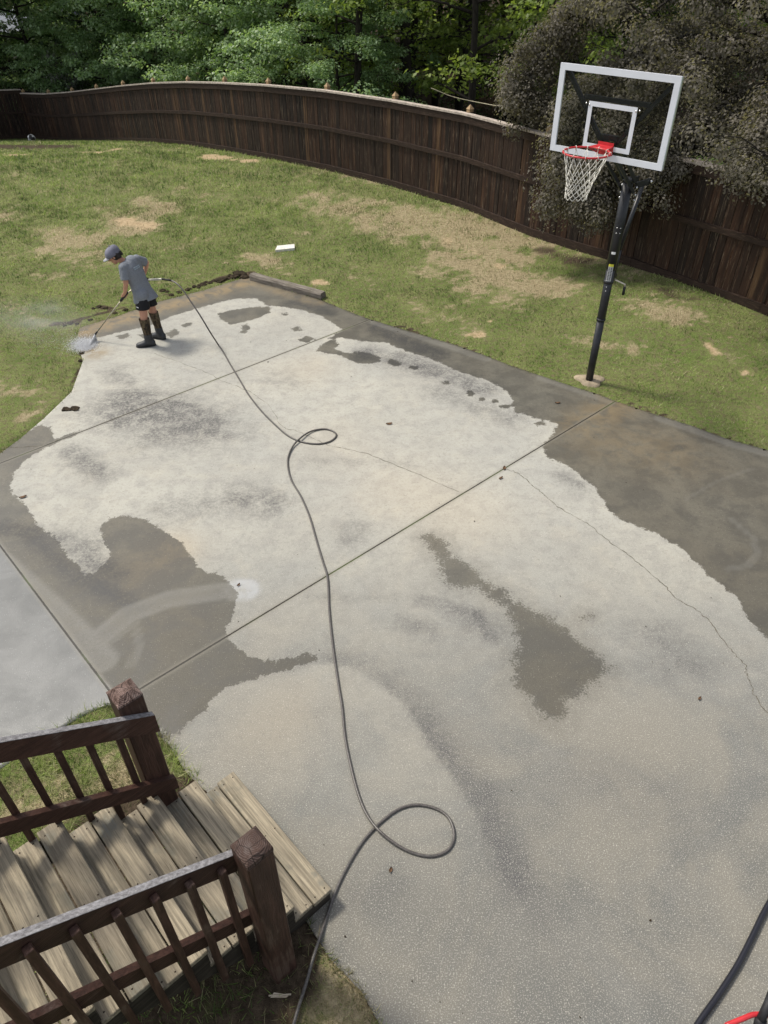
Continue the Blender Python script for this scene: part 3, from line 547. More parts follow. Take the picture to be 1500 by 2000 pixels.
# ------------------------------------------------------------------ wooden fence
seg = np.r_[0, np.cumsum(np.linalg.norm(np.diff(FPd, axis=0), axis=1))]
def fp(s): return np.array([np.interp(s, seg, FPd[:, 0]), np.interp(s, seg, FPd[:, 1])])
s0 = seg[np.argmin(np.hypot(FPd[:, 0]-1.7, FPd[:, 1]-16.7))]; BAY = 2.44; s_first = s0-math.floor(s0/BAY)*BAY
posts = [0.0]+list(np.arange(s_first if s_first > .8 else s_first+BAY, seg[-1], BAY)); FH = 1.83
fence = empty('wooden_fence', (*fp(s0), 0)); tag(fence, 'long dark brown stained board fence curving behind the lawn', 'fence')
fence.location = (0, 0, 0)
def fence_bay(root, p, q, zp, zq, first, h=FH, caps=True, mat=None, side=1):
    d = (q-p); L = np.hypot(*d); d = d/L; nrm = np.array([d[1], -d[0]])*side            # towards the yard
    def pt(s, o, z): u = s/L; return (p[0]+d[0]*s+nrm[0]*o, p[1]+d[1]*s+nrm[1]*o, zp*(1-u)+zq*u+z)
    def plank(m, s0_, s1_, o0, o1, z0, z1, r=None, dz=0):
        m.hexa([pt(s0_, o0, z0), pt(s1_, o0, z0), pt(s1_, o1, z0), pt(s0_, o1, z0), pt(s0_, o0, z1+dz), pt(s1_, o0, z1+dz), pt(s1_, o1, z1+dz), pt(s0_, o1, z1+dz)], r)
    m = MB(); n = max(2, int(round(L/.146))); w_ = L/n
    for i in range(n):
        j = random.uniform(-.004, .004); jj = random.uniform(-.003, .003); plank(m, i*w_+.003+jj, (i+1)*w_-.003-random.random()*.006+jj, -.018+j, 0+j, .05, h-.03+random.uniform(-.006, .003))
    m.build('picket_panel', mat or M_fence, root)
    m = MB(); plank(m, .002, L-.002, .003, .041, h-.16, h-.025); plank(m, .002, L-.002, -.061, -.021, h-.16, h-.025); m.build('top_rail', M_frail, root)
    m = MB(); plank(m, .0, L, -.075, .062, h-.022, h+.016); m.build('cap_board', M_fcap, root)
    m = MB(); plank(m, .002, L-.002, .003, .041, h*.54-.045, h*.54+.045); m.build('middle_rail', M_frail, root)
    m = MB(); plank(m, .002, L-.002, .003, .041, -.03, .14); m.build('bottom_board', M_frail, root)
    po = MB(); plank(po, -.045, .045, -.16, -.07, -.3, h+.02);
    if random.random() < .42: plank(po, -.022, .022, .0035, .012, .145, h*.54-.05); plank(po, -.022, .022, .0035, .012, h*.54+.05, h-.165)
    pob = po.build('post', M_fpost if random.random() < .28 else M_fpostd, root)
    if caps:
        f = MB(); plank(f, -.052, .052, -.167, -.063, h+.02, h+.075); a = pt(0, -.115, h+.165)
        b4 = [pt(-.06, -.175, h+.078), pt(.06, -.175, h+.078), pt(.06, -.055, h+.078), pt(-.06, -.055, h+.078)]
        f.add(b4+[a], [(0, 1, 4), (1, 2, 4), (2, 3, 4), (3, 0, 4), (3, 2, 1, 0)]); f.build('post_cap', M_finial, pob)
for i in range(len(posts)-1):
    p, q = fp(posts[i]), fp(posts[i+1]); fence_bay(fence, p, q, float(gz(*p)), float(gz(*q)), i == 0)
side = empty('side_fence', (0, 0, 0)); tag(side, 'dark shaded fence run meeting the curved fence at the far left corner', 'fence')
sp = [np.array(FP[0], float)+np.array([-.1, .25]), np.array([-17.9, 35.6]), np.array([-19.9, 34.7]), np.array([-22.1, 33.8]), np.array([-24.3, 32.9])]
for i in range(len(sp)-1): fence_bay(side, sp[i+1], sp[i], float(gz(*sp[i+1])), float(gz(*sp[i])), False, 1.95, False)

# ------------------------------------------------------------------ deck staircase (own frame: x across, y down the flight, z up)
EA = R_(-47.6)
st = empty('deck_staircase', (-1.091, 2.873, 0), EA)
tag(st, 'wooden deck staircase with weathered grey treads and dark brown railings', 'staircase')
RUN, RISE, Z1 = .268, .175, .16; SLP = RISE/RUN; NS = 9
M_scr = simple('rusty_screw', (.05, .035, .025), .7, .4, .3)
def screws(b, y0, y1, z):
    m = MB()
    for x in (.047, .55, 1.08):
        for y in (y0+.03, y1-.03): m.tube([(x+random.uniform(-.006, .006), y, z-.002), (x+random.uniform(-.001, .001), y, z+.0015)], .0048, 8)
    m.build('screw_heads', M_scr, b)
for k in range(NS):
    z = Z1+k*RISE; yb = -k*RUN
    a0 = rng.uniform(-.012, .012); a1 = 1.11+rng.uniform(-.008, .008)
    m = MB(); m.box(a0, a1, yb-.137, yb, z-.038, z, None, .004); screws(m.build('tread_board', M_tread, st), yb-.137, yb, z)
    a0 += rng.uniform(-.0, .03); m = MB(); m.box(a0, a1-rng.uniform(0, .01), yb-.281, yb-.146, z-.038-.001, z-.001, None, .004); screws(m.build('tread_board', M_tread, st), yb-.281, yb-.146, z-.001)
for x0, x1 in ((.028, .066), (.53, .568), (1.062, 1.100)):
    m = MB(); prof = []                                   # saw-tooth stringer as closed columns
    for k in range(NS):
        yb = -k*RUN-.006; zt = Z1+k*RISE-.0395; y1_ = yb-RUN
        zb0 = max(-.08, zt-.30+.0); zb1 = max(-.08, zt-.30+RISE)
        m.hexa([(x0, y1_, zb1), (x1, y1_, zb1), (x1, yb, zb0), (x0, yb, zb0), (x0, y1_, zt), (x1, y1_, zt), (x1, yb, zt), (x0, yb, zt)], .3)
    m.build('stringer', M_string, st)
m = MB()
for k in range(NS-1):
    pass
ZR0 = 1.293; YR0 = -.42                                   # top line of the hand rail at the newel posts
def slope_board(m, x0, x1, yA, yB, ztop, hv):
    za = ztop(yA); zb = ztop(yB)
    m.hexa([(x0, yB, zb-hv), (x1, yB, zb-hv), (x1, yA, za-hv), (x0, yA, za-hv), (x0, yB, zb), (x1, yB, zb), (x1, yA, za), (x0, yA, za)])
top_l = lambda y: ZR0-SLP*(y-YR0); low_l = lambda y: .622-SLP*(y-YR0)
for x0, x1, ye in ((.032, .070, -.405), (1.082, 1.120, -.40)):
    m = MB(); slope_board(m, x0, x1, ye, -2.5, lambda y: top_l(y)-.004, .158); r_ = m.build('top_rail', M_rail, st)
    m = MB(); slope_board(m, x0+.0015, x1-.0015, ye-.002, -2.5, top_l, .0035); m.build('weathered_sky_lit_face', M_railtop, r_)
    m = MB(); slope_board(m, x0, x1, ye, -2.5, low_l, .125); m.build('lower_rail', M_rail, st)
YB = [-.6225-.1545*i for i in range(12)]
for y in YB:
    m = MB(); z1_ = top_l(y)-.055; m.box(1.1215, 1.159, y-.019, y+.019, max(-.03, .215+SLP*(-.611-y)), z1_, None, .003); m.build('baluster', M_post, st)
    kk = max(0, int((-y)/RUN)); zt = Z1+kk*RISE
    m = MB(); m.box(-.0075, .0305, y-.019, y+.019, zt+.001, z1_, None, .003); m.build('baluster', M_post, st)
def newel(name, x0, x1, y0, y1, zt, bev):
    m = MB(); m.box(x0, x1, y0, y1, -.12, zt-.05, .4, .006); p = m.build(name, M_post, st)
    c = MB(); b = .006
    lo = [(x0+b, y0+b, zt-.05), (x1-b, y0+b, zt-.05), (x1-b, y1-b, zt-.05), (x0+b, y1-b, zt-.05)]
    mid_ = [(x0, y0, zt-.048), (x1, y0, zt-.048), (x1, y1, zt-.048), (x0, y1, zt-.048)]
    mi2 = [(x0, y0, zt-bev), (x1, y0, zt-bev), (x1, y1, zt-bev), (x0, y1, zt-bev)]
    i_ = bev*1.15; tp = [(x0+i_, y0+i_, zt), (x1-i_, y0+i_, zt), (x1-i_, y1-i_, zt), (x0+i_, y1-i_, zt)]
    f = [(3, 2, 1, 0)]
    for a in (0, 4, 8):
        for k in range(4): f.append((a+k, a+(k+1) % 4, a+4+(k+1) % 4, a+4+k))
    f.append((12, 13, 14, 15)); cx, cy = (x0+x1)/2, (y0+y1)/2
    c.add([(v[0]-cx, v[1]-cy, v[2]-zt) for v in lo+mid_+mi2+tp], f, .5); o = c.build('post_top', M_endgrain if bev < .03 else M_endgrain2, p); o.location = (cx, cy, zt)
newel('newel_post', 1.121, 1.266, -.545, -.398, 1.497, .018)
newel('newel_post', -.118, .031, -.572, -.42, 1.50, .034)

# ------------------------------------------------------------------ basketball hoop
BX, BY = 2.797, 8.797; GZ = float(gz(BX, BY))
hoop = empty('basketball_hoop', (BX, BY, GZ)); tag(hoop, 'tall basketball hoop with clear white framed backboard on a black pole at the slab edge', 'basketball hoop')
AR = R_(43); NB = Vector((-math.sin(AR), -math.cos(AR), 0)); UB = Vector((math.cos(AR), -math.sin(AR), 0))
RIM = Vector((2.067, 8.002, 3.05-GZ))-Vector((BX, BY, 0))            # in the hoop's frame
def HB(u, v, n=0.0):                                        # backboard frame: across, height, towards the court
    p = RIM-NB*.385; return Vector((p.x, p.y, 0))+UB*u+NB*n+Vector((0, 0, v-GZ))
def bbox(m, u0, u1, v0, v1, n0, n1, ch=0):
    m.hexa([HB(u0, v0, n0), HB(u1, v0, n0), HB(u1, v0, n1), HB(u0, v0, n1), HB(u0, v1, n0), HB(u1, v1, n0), HB(u1, v1, n1), HB(u0, v1, n1)])
m = MB(); P0 = Vector((0, 0, -.1)); m.tube([(0, 0, -.12), (0, 0, .9)], .049, 20); m.tube([(0, 0, .9), (0, 0, .905), (0, 0, 1.6)], [.049, .053, .053], 20)
m.tube([(0, 0, 1.55), (0, 0, 2.58)], .060, 20); m.tube([(0, 0, 2.56), (0, 0, 2.60)], .066, 20); m.build('pole', M_blk, hoop)
m = MB(); m.tube([(0, 0, .885), (0, 0, .915)], .057, 20); m.tube([(0, 0, 1.38), (0, 0, 1.42)], .062, 20); m.build('pole_collar', M_blk, hoop)
bu0, bu1, bv0, bv1 = -.662, .652, 2.912, 3.738
m = MB()
fw = .060
bbox(m, bu0, bu1, bv0, bv0+fw, -.018, .004); bbox(m, bu0, bu1, bv1-fw, bv1, -.018, .004); bbox(m, bu0, bu0+fw, bv0+fw, bv1-fw, -.018, .004); bbox(m, bu1-fw, bu1, bv0+fw, bv1-fw, -.018, .004)
bbf = m.build('backboard_frame', M_wht, hoop)
m = MB(); bbox(m, bu0+.004, bu1-.004, bv0+.004, bv0+.03, -.055, -.0185); bbox(m, bu0+.004, bu1-.004, bv1-.03, bv1-.004, -.055, -.0185); bbox(m, bu0+.004, bu0+.03, bv0+.03, bv1-.03, -.055, -.0185); bbox(m, bu1-.03, bu1-.004, bv0+.03, bv1-.03, -.055, -.0185)
m.build('rear_frame', simple('grey_aluminium', (.42, .42, .43), .35, .5, .6), hoop)
t = NT('smoked_clear_acrylic'); t.fin((.03, .03, .03), .05, .5); tb_ = t.node('ShaderNodeBsdfTransparent', {'Color': (.88, .89, .87)}); mx = t.node('ShaderNodeMixShader', {0: .06})
t.l.new(tb_.outputs[0], mx.inputs[1]); t.l.new(t.b.outputs[0], mx.inputs[2]); t.l.new(mx.outputs[0], t.out.inputs[0]); M_acr = t.m
m = MB(); bbox(m, bu0+fw-.002, bu1-fw+.002, bv0+fw-.002, bv1-fw+.002, -.012, -.002); m.build('clear_backboard', M_acr, hoop)
m = MB(); iu, iv0, iv1, tw = .272, 3.005, 3.435, .045
for a in ((-iu, iu, iv0, iv0+tw), (-iu, iu, iv1-tw, iv1), (-iu, -iu+tw, iv0+tw, iv1-tw), (iu-tw, iu, iv0+tw, iv1-tw)): bbox(m, *a, -.001, .002)
m.build('target_square', M_wht, hoop)
m = MB()
for sg, eu in ((-1, bu0+.06), (1, bu1-.06)): m.bar(HB(sg*.05, 3.03, -.05), HB(eu, bv1-.05, -.05), .042, .03, NB)
m.bar(HB(-.36, 3.46, -.05), HB(.38, 3.46, -.05), .042, .03, NB); bbox(m, -.10, .10, 2.98, 3.06, -.07, -.02)
for sg, eu in ((-1, -.36), (1, .38)): m.bar(HB(sg*.05, 3.03, -.05), HB(sg*.05, 2.90, -.06), .03, .03, NB)
m.build('brace_frame', M_blk, hoop)
m = MB()                                                    # parallel extension arms between pole and board
for sg in (-1, 1):
    q = UB*(sg*.075)
    m.bar(Vector((0, 0, 2.57))+q-NB*.03, HB(0, 3.12, -.06)+q, .012, .045); m.bar(Vector((0, 0, 2.44))+q-NB*.05, HB(0, 2.97, -.06)+q, .012, .04)
    m.bar(Vector((0, 0, 2.52))+q-NB*.06, Vector((0, 0, 2.50))+q-NB*.42, .014, .07)
m.bar(HB(-.1, 2.97, -.05), HB(.1, 2.97, -.05), .04, .05); m.bar(HB(-.1, 3.12, -.05), HB(.1, 3.12, -.05), .04, .05)
m.build('extension_arm', M_blk, hoop)
m = MB(); m.tube([Vector((0, 0, 2.44))-NB*.40, Vector((0, 0, 1.75))-NB*.125], .026, 12); m.tube([Vector((0, 0, 1.75))-NB*.125, Vector((0, 0, 1.44))-NB*.09], .031, 12); m.bar(Vector((0, 0, 1.44))-NB*.04, Vector((0, 0, 1.44))-NB*.14, .05, .05); m.build('lift_actuator', M_blk, hoop)
m = MB(); m.bar(Vector((0, 0, 1.41))-NB*.08+UB*.03, Vector((0, 0, 1.37))-NB*.12+UB*.17, .014, .014); m.bar(Vector((0, 0, 1.375))-NB*.12+UB*.17, Vector((0, 0, 1.33))-NB*.12+UB*.17, .014, .014); ch_ = m.build('crank_handle', M_chrome, hoop)
m = MB(); m.tube([Vector((0, 0, 1.34))-NB*.12+UB*.17, Vector((0, 0, 1.235))-NB*.12+UB*.17], .017, 10); m.build('crank_grip', M_blkp, ch_)
m = MB()
for z_ in (2.42, 2.50, 2.36): 
    for sg in (-1, 1): m.tube([Vector((0, 0, z_))+UB*(sg*.085)-NB*.06, Vector((0, 0, z_))+UB*(sg*.10)-NB*.06], .014, 8)
for sg in (-1, 1): m.tube([Vector((0, 0, 2.50))+UB*(sg*.085)-NB*.40, Vector((0, 0, 2.50))+UB*(sg*.11)-NB*.40], .017, 8)
CV = Vector((-BX, -BY, 0)).normalized(); CR = Vector((-CV.y, CV.x, 0))  # towards the court corner
def onpole(ang, r): d = CV*math.cos(ang)+CR*math.sin(ang); return d*r
for z_, a in ((2.06, -.35), (2.06, .35), (2.0, -.3), (2.0, .38), (1.34, -.2), (1.29, -.2)):
    p = onpole(a, .058 if z_ > 1.5 else .051); m.tube([p+Vector((0, 0, z_)), p*1.1+Vector((0, 0, z_))], .007, 8)
for q in (( -.30, 3.41), (.30, 3.41), (-.262, 3.40), (.262, 3.40)): m.tube([HB(*q, 0), HB(*q, .008)], .009, 8)
m.build('bolts', M_chrome, hoop)
def decal(name, z0, z1, a0, a1, r, mat, parent=hoop):
    m = MB(); n = 8; vs = []
    for i in range(n+1):
        a = a0+(a1-a0)*i/n; d = onpole(a, r); vs += [(d.x, d.y, z0), (d.x, d.y, z1)]
    m.add(vs, [(2*i, 2*i+2, 2*i+3, 2*i+1) for i in range(n)]); return m.build(name, mat, parent)
M_lab = simple('label_silver', (.42, .43, .44), .4, .5, var=.05); M_laby = simple('label_yellow', (.62, .60, .06), .5, .4, var=.05); M_labw = simple('label_white', (.8, .8, .8), .5, .4, var=.03); M_labk = simple('label_ink', (.02, .02, .02), .5, .3, var=.05)
lb = decal('warning_label', 1.42, 1.60, -.55, .42, .0635, M_lab); decal('yellow_band', 1.60, 1.632, -.55, .42, .0635, M_laby, lb)
decal('size_sticker', 1.75, 1.78, -.50, .30, .0615, M_labw)
m = MB(); 
for i in range(9):
    z_ = 1.435+i*.018
    for a0, a1 in ((-.45, -.12-.1*random.random()), (-.02, .33-.15*random.random())):
        vs = []
        for j in range(5):
            d = onpole(a0+(a1-a0)*j/4, .0645); vs += [(d.x, d.y, z_), (d.x, d.y, z_+.009)]
        m.add(vs, [(2*j, 2*j+2, 2*j+3, 2*j+1) for j in range(4)])
m.build('label_lines', M_labk, lb)
# rim
rimo = None; m = MB(); RR = .234; pts = []
for i in range(49):
    a = 2*math.pi*i/48; pts.append(RIM+Vector((math.cos(a)*RR, math.sin(a)*RR, 0)))
m.tube(pts, .0095, 10, cap=False)
rc = RIM-NB*RR
m.add([RIM-NB*.225+UB*.075+Vector((0, 0, -.006)), RIM-NB*.225-UB*.075+Vector((0, 0, -.006)), HB(-.085, 3.044), HB(.085, 3.044),
       RIM-NB*.20+UB*.115+Vector((0, 0, .006)), RIM-NB*.20-UB*.115+Vector((0, 0, .006)), HB(-.085, 3.056), HB(.085, 3.056)], [(0, 1, 2, 3), (7, 6, 5, 4), (0, 4, 5, 1), (1, 5, 6, 2), (2, 6, 7, 3), (3, 7, 4, 0)])
bbox(m, -.09, .09, 2.965, 3.085, .003, .010)
for sg in (-1, 1): m.bar(RIM-NB*.20+UB*(sg*.11), HB(sg*.07, 2.975, .01), .012, .012)
for i in range(12):
    a = 2*math.pi*(i+.5)/12; d = Vector((math.cos(a), math.sin(a), 0)); m.tube([RIM+d*(RR-.008)+Vector((0, 0, -.006)), RIM+d*(RR-.003)+Vector((0, 0, -.028)), RIM+d*(RR+.008)+Vector((0, 0, -.008))], .003, 5)
rimo = m.build('rim', M_red, hoop)
# net: twelve loops, diamond mesh tightening to the bottom
def netr(z): return np.interp(z, [0, .12, .28, .42, .50], [.226, .185, .135, .113, .110])
def nsh(z): return Vector((-.035*z/.5-.02*(z/.5)**2, -.01*z, 0))
m = MB(); LV = [.02, .135, .21, .275, .33, .375, .41]
def npt(i, k):
    z = LV[k]+(.006*math.sin(i*2.1+k)); a = 2*math.pi*(i+.5+(.5 if k % 2 else 0))/12; r = netr(z)
    return RIM+nsh(z)+Vector((math.cos(a)*r, math.sin(a)*r, -z))
for k in range(len(LV)-1):
    for i in range(12):
        a = npt(i, k)
        for j in ((i, i-1) if k % 2 == 0 else (i, i+1)):
            b = npt(j % 12, k+1); c = (a+b)/2; c = c+Vector((0, 0, -.006)); m.tube([a, c, b], .0036 if k else .0032, 5)
for i in range(12):                                          # hanging end loops
    a = npt(i, 6); b = npt(i+1, 6); c = (a+b)/2+Vector((0, 0, -.035)); m.tube(catmull([a, a*.6+b*.4+Vector((0, 0, -.028)), a*.4+b*.6+Vector((0, 0, -.028)), b], 4), .0036, 5)
    a = npt(i, 0); d = (a-RIM); d.z = 0; d.normalize(); m.tube([a, RIM+d*(RR-.014)+Vector((0, 0, .008)), RIM+d*(RR+.002)+Vector((0, 0, .016)), RIM+d*(RR+.013)+Vector((0, 0, 0)), a], .0038, 5)
m.build('net', M_net, rimo)
# concrete footing
M_foot = simple('stained_footing_concrete', (.30, .245, .175), .9, .2, var=.3, sc=9, bump=.6)
m = MB(); n = 26; vs = [(0, 0, .02)]; rr = [.20*(1+.16*math.sin(3*a)+.08*math.sin(5*a+1)) for a in np.linspace(0, 2*math.pi, n, endpoint=False)]
for q, z_ in ((.55, .018), (.9, .01), (1.0, -.05)):
    for k in range(n): a = 2*math.pi*k/n; vs.append((math.cos(a)*rr[k]*q, math.sin(a)*rr[k]*q*.9, z_+random.uniform(-.003, .003)))
fs = [(0, 1+k, 1+(k+1) % n) for k in range(n)]
for L in range(2):
    for k in range(n): a = 1+L*n+k; b = 1+L*n+(k+1) % n; fs.append((a, a+n, b+n, b))
m.add(vs, fs, .5, True); o = m.build('concrete_footing', M_foot); o.location = (BX+.02, BY+.02, GZ+.012); tag(o, 'rough round tan concrete footing around the pole base', 'footing')

# ------------------------------------------------------------------ hoses
def tube_thing(name, pts, r, mat, label, cat, n=10, k=8):
    m = MB(); m.tube([Vector((p[0], p[1], max(p[2], r))) for p in catmull(pts, k)], r, n); o = m.build(name, mat); return tag(o, label, cat)
t = NT('grey_pressure_hose'); t.fin((.062, .056, .052), .38, .5); v = t.coord('Position'); n = t.noise(v, 120, 2); t.set(t.b.inputs['Base Color'], t.mix(t.rng(n, .3, .7), (.050, .045, .042), (.11, .10, .092))); M_hose = t.m
GUNB = YP(318, 545, 10.28)
hp = [(GUNB[0], GUNB[1], GUNB[2]), tuple(YP(335, 548, 10.22)), tuple(YP(352, 560, 10.1)), tuple(YP(372, 588, 9.95)), tuple(YP(392, 618, 9.8)), tuple(YP(410, 648, 9.75))]
hr = .0105
for x, y in [(428, 676), (450, 712), (470, 745), (485, 770), (510, 802), (540, 832), (563, 851), (590, 863), (620, 867), (645, 862), (657, 850), (648, 841), (630, 838), (606, 843), (585, 857), (570, 875), (562, 900), (568, 935), (588, 970), (605, 1010), (618, 1055), (630, 1095), (640, 1130), (643, 1190), (650, 1260), (660, 1330), (668, 1380), (674, 1440), (686, 1500), (700, 1552), (716, 1590), (740, 1622), (775, 1650), (810, 1667), (845, 1672), (875, 1660), (887, 1633), (878, 1600), (853, 1580), (815, 1572), (780, 1580), (745, 1605), (710, 1642), (680, 1690), (655, 1742), (635, 1800), (615, 1860), (598, 1920), (580, 1978), (565, 2040), (560, 2120)]:
    z = hr
    if (x, y) in ((563, 851), (590, 863), (710, 1642)): z = hr
    if (x, y) in ((585, 857), (740, 1622)): z = hr*3.1
    if (x, y) in ((606, 843), (570, 875), (716, 1590), (775, 1650)): z = hr*1.8
    if y > 1850: z = hr+.025
    hp.append(G(x, y, z))
hp.append((hp[-1][0]-.1, hp[-1][1]-1.2, hr+.03))
tube_thing('pressure_hose', hp, hr, M_hose, 'long thin grey hose looping across the concrete from the wand to the stairs', 'hose')
bh = [G(x, y, .02) for x, y in [(1590, 1640), (1545, 1700), (1500, 1768), (1468, 1832), (1440, 1886), (1402, 1945), (1362, 2002), (1320, 2075), (1250, 2200)]]
t = NT('black_thick_hose'); t.fin((.012, .012, .018), .3, .5); M_hose2 = t.m
tube_thing('black_hose', bh, .018, M_hose2, 'thick black hose lying at the bottom right corner of the concrete', 'hose')
# red tube handle of the washer standing at the bottom right corner
wr = empty('pressure_washer_cart', G(1560, 2080, 0)); tag(wr, 'red tube and black grip of a cart at the bottom right corner', 'cart')
def WL(x, y, z): p = G(x, y, z); b = wr.location; return (p[0]-b[0], p[1]-b[1], z)
m = MB(); pp = [WL(1418, 2003, .40), WL(1450, 1990, .41), WL(1478, 1981, .41), WL(1520, 1990, .40), WL(1580, 2030, .36)]; m.tube([Vector(p) for p in catmull(pp, 6)], .013, 12)
pp = [WL(1418, 2003, .40), WL(1400, 2040, .36), WL(1420, 2120, .15), WL(1430, 2140, .02)]; m.tube([Vector(p) for p in catmull(pp, 6)], .013, 12)
pp = [WL(1580, 2030, .36), WL(1620, 2080, .15), WL(1625, 2100, .02)]; m.tube([Vector(p) for p in catmull(pp, 6)], .013, 12); m.build('tube_frame', M_red, wr)
m = MB(); m.tube([WL(1486, 1992, .42), WL(1500, 1962, .47), WL(1508, 1940, .48)], .022, 12); m.tube([WL(1482, 2010, .30), WL(1486, 1992, .42)], .03, 12); m.build('grip', M_blkp, wr)
m = MB(); 
a_ = wr.location; m.box(-.05, .35, -.35, .0, .08, .34, .5, .03); m.build('motor_housing', M_blk, wr)
for sx_ in (-.08, .40):
    m = MB(); m.tube([(sx_, -.2, .10), (sx_+.04, -.2, .10)], .10, 20); m.build('wheel', M_blkp, wr)

# ------------------------------------------------------------------ landscape timber, stray board, ball
M_timb = wood_mat('weathered_timber', (.10, .085, .07), (.20, .175, .145), (.33, .295, .25), 0, 1, .9, moss=(.10, .09, .05))
def timber(name, a, b, w_, h_, mat, label, cat, z0=0.0):
    a = Vector(a); b = Vector(b); d = b-a; o = None; L = d.length; m = MB(); n = 10
    vs = []; fs = []
    for i in range(n+1):
        for (yy, zz) in ((-w_/2, 0), (w_/2, 0), (w_/2, h_*.75), (w_*.35, h_), (-w_*.35, h_), (-w_/2, h_*.75)):
            vs.append((L*i/n, yy+random.uniform(-.006, .006), zz+(random.uniform(-.008, .004) if zz > 0 else 0)))
    for i in range(n):
        for k in range(6): q = i*6+k; r = i*6+(k+1) % 6; fs.append((q, r, r+6, q+6))
    fs += [(5, 4, 3, 2, 1, 0), tuple(n*6+k for k in range(6))]
    m.add(vs, fs, .5); o = m.build(name, mat, weld=True); o.location = a+Vector((0, 0, z0)); o.rotation_euler = (0, -math.atan2(d.z, math.hypot(d.x, d.y)), math.atan2(d.y, d.x)); return tag(o, label, cat)
ta = G(487, 548, 0); tb2 = G(626, 586, 0)
off = Vector((tb2[1]-ta[1], -(tb2[0]-ta[0]), 0)).normalized()*-.08
timber('landscape_timber', Vector((ta[0], ta[1], -.02))+off, Vector((tb2[0], tb2[1], -.02))+off, .14, .13, M_timb, 'grey weathered timber edging at the far corner of the slab', 'timber')
p = G(556, 484, .03); M_pap = simple('pale_paver', (.62, .60, .55), .8, .3, var=.15, sc=20)
m = MB(); m.hexa([(-.20, -.10, -.03), (.17, -.12, -.03), (.21, .09, -.03), (-.12, .12, -.03), (-.20, -.10, .012), (.17, -.12, .02), (.21, .09, .022), (-.12, .12, .014)]); o = m.build('stepping_stone', M_pap); o.location = (p[0], p[1], .03); o.rotation_euler = (0, 0, .3); tag(o, 'small flat whitish slab lying alone in the lawn', 'stone')
# ball: a cut-up sphere of white and black panels
t = NT('ball_panels'); v = t.coord('Object'); vo = t.node('ShaderNodeTexVoronoi', {'Vector': v, 'Scale': 9.0, 'Randomness': 0.35}); cc = t.node('ShaderNodeSeparateColor', {0: vo.outputs['Color']}).outputs[0]
t.fin(t.mix(t.math('LESS_THAN', cc, .28), (.75, .75, .73), (.02, .02, .02)), .5, .4); M_ball = t.m
bp = GT(59, 271); m = MB(); m.ball((0, 0, 0), .16, 24, 14); o = m.build('ball', M_ball, weld=True); o.location = (bp[0]+.1, bp[1]-.1, bp[2]+.15); tag(o, 'white and black ball lying in the dark corner by the fence', 'ball')

# debris: small leaves, clods, sod lumps dug out along the edge
M_deb = simple('dead_leaf', (.035, .024, .014), .9, .2, var=.5, sc=50); M_clod = simple('dark_clod', (.035, .027, .018), .95, .1, var=.6, sc=30, bump=.8)
def clod(name, loc, r, label, group, mat=M_clod, fl=.6, cat='clod'):
    bm = bmesh.new(); bmesh.ops.create_icosphere(bm, subdivisions=2, radius=r)
    for v in bm.verts:
        k = 1+random.uniform(-.28, .28); v.co = Vector((v.co.x*k*1.25, v.co.y*k, v.co.z*k*fl))
    me = bpy.data.meshes.new(name); bm.to_mesh(me); bm.free(); me.materials.append(mat); o = bpy.data.objects.new(name, me); col.objects.link(o); o.location = loc; o.rotation_euler = (0, 0, random.uniform(0, 6)); return tag(o, label, cat, group)
for (x, y, r_, lb_) in ((128, 799, .045, 'left of the three dark mud clods on the pale concrete near its left edge'), (138, 799, .03, 'small middle one of the three dark mud clods on the pale concrete'), (146, 798, .05, 'right and biggest of the three dark mud clods on the pale concrete')):
    clod('dirt_clod', G(x, y, .008), r_, lb_, 'mud clods near the left edge', fl=.4)
CL = [(470, 537, .12), (478, 542, .08), (458, 541, .09), (440, 546, .07), (428, 549, .08), (410, 553, .06), (395, 557, .07), (380, 560, .05), (462, 533, .07), (448, 540, .06), (418, 549, .05), (402, 552, .045), (388, 562, .04), (368, 566, .06), (350, 572, .05), (335, 577, .05), (318, 568, .055), (327, 570, .04), (296, 585, .045), (270, 596, .04), (245, 606, .05), (225, 612, .045), (192, 600, .05), (206, 602, .04), (182, 603, .035), (137, 632, .055), (150, 633, .04), (126, 636, .04), (176, 625, .04), (158, 668, .045), (160, 690, .04), (157, 705, .035)]
for (x, y, r_) in CL:
    c_ = GT(x, y); clod('sod_lump', (c_[0], c_[1], c_[2]+r_*.1), r_*.85, 'dark lump of torn sod behind the far left edge of the slab' if y < 650 else 'small dark sod lump at the left edge of the slab below the spray', 'torn sod lumps along the far edge' if y < 650 else 'torn sod lumps at the left edge', fl=.5, cat='sod lump')
# thin sprinkle of grit and leaf bits on the concrete
m = MB(); bx = []
for i in range(80):
    x = rng.uniform(0, 1500); y = rng.uniform(700, 2000) if rng.random() < .8 else rng.uniform(640, 720)
    g_ = G(x, y)
    if sdpoly(np.array([g_[0]]), np.array([g_[1]]), SLAB)[0] < .05: continue
    r = rng.uniform(.0018, .0055)*(1+.05*g_[1])*(1.6 if rng.random() < .08 else 1); a = rng.uniform(0, 6.28); ca, sa = math.cos(a)*r, math.sin(a)*r
    m.add([(g_[0]+ca*1.5, g_[1]+sa*1.5, .004), (g_[0]-sa, g_[1]+ca, .007+r*.4), (g_[0]-ca*1.5, g_[1]-sa*1.5, .004), (g_[0]+sa, g_[1]-ca, .006)], [(0, 1, 2, 3)])
o = m.build('grit', M_deb); tag(o, 'tiny leaf bits and grit scattered over the concrete', 'debris', kind='stuff')
for (px, s_) in (((320, 925), .05), ((44, 972), .04), ((1108, 788), .03), ((760, 828), .028), ((1212, 1294), .03), ((462, 1143), .02), ((562, 1722), .0)):
    pass
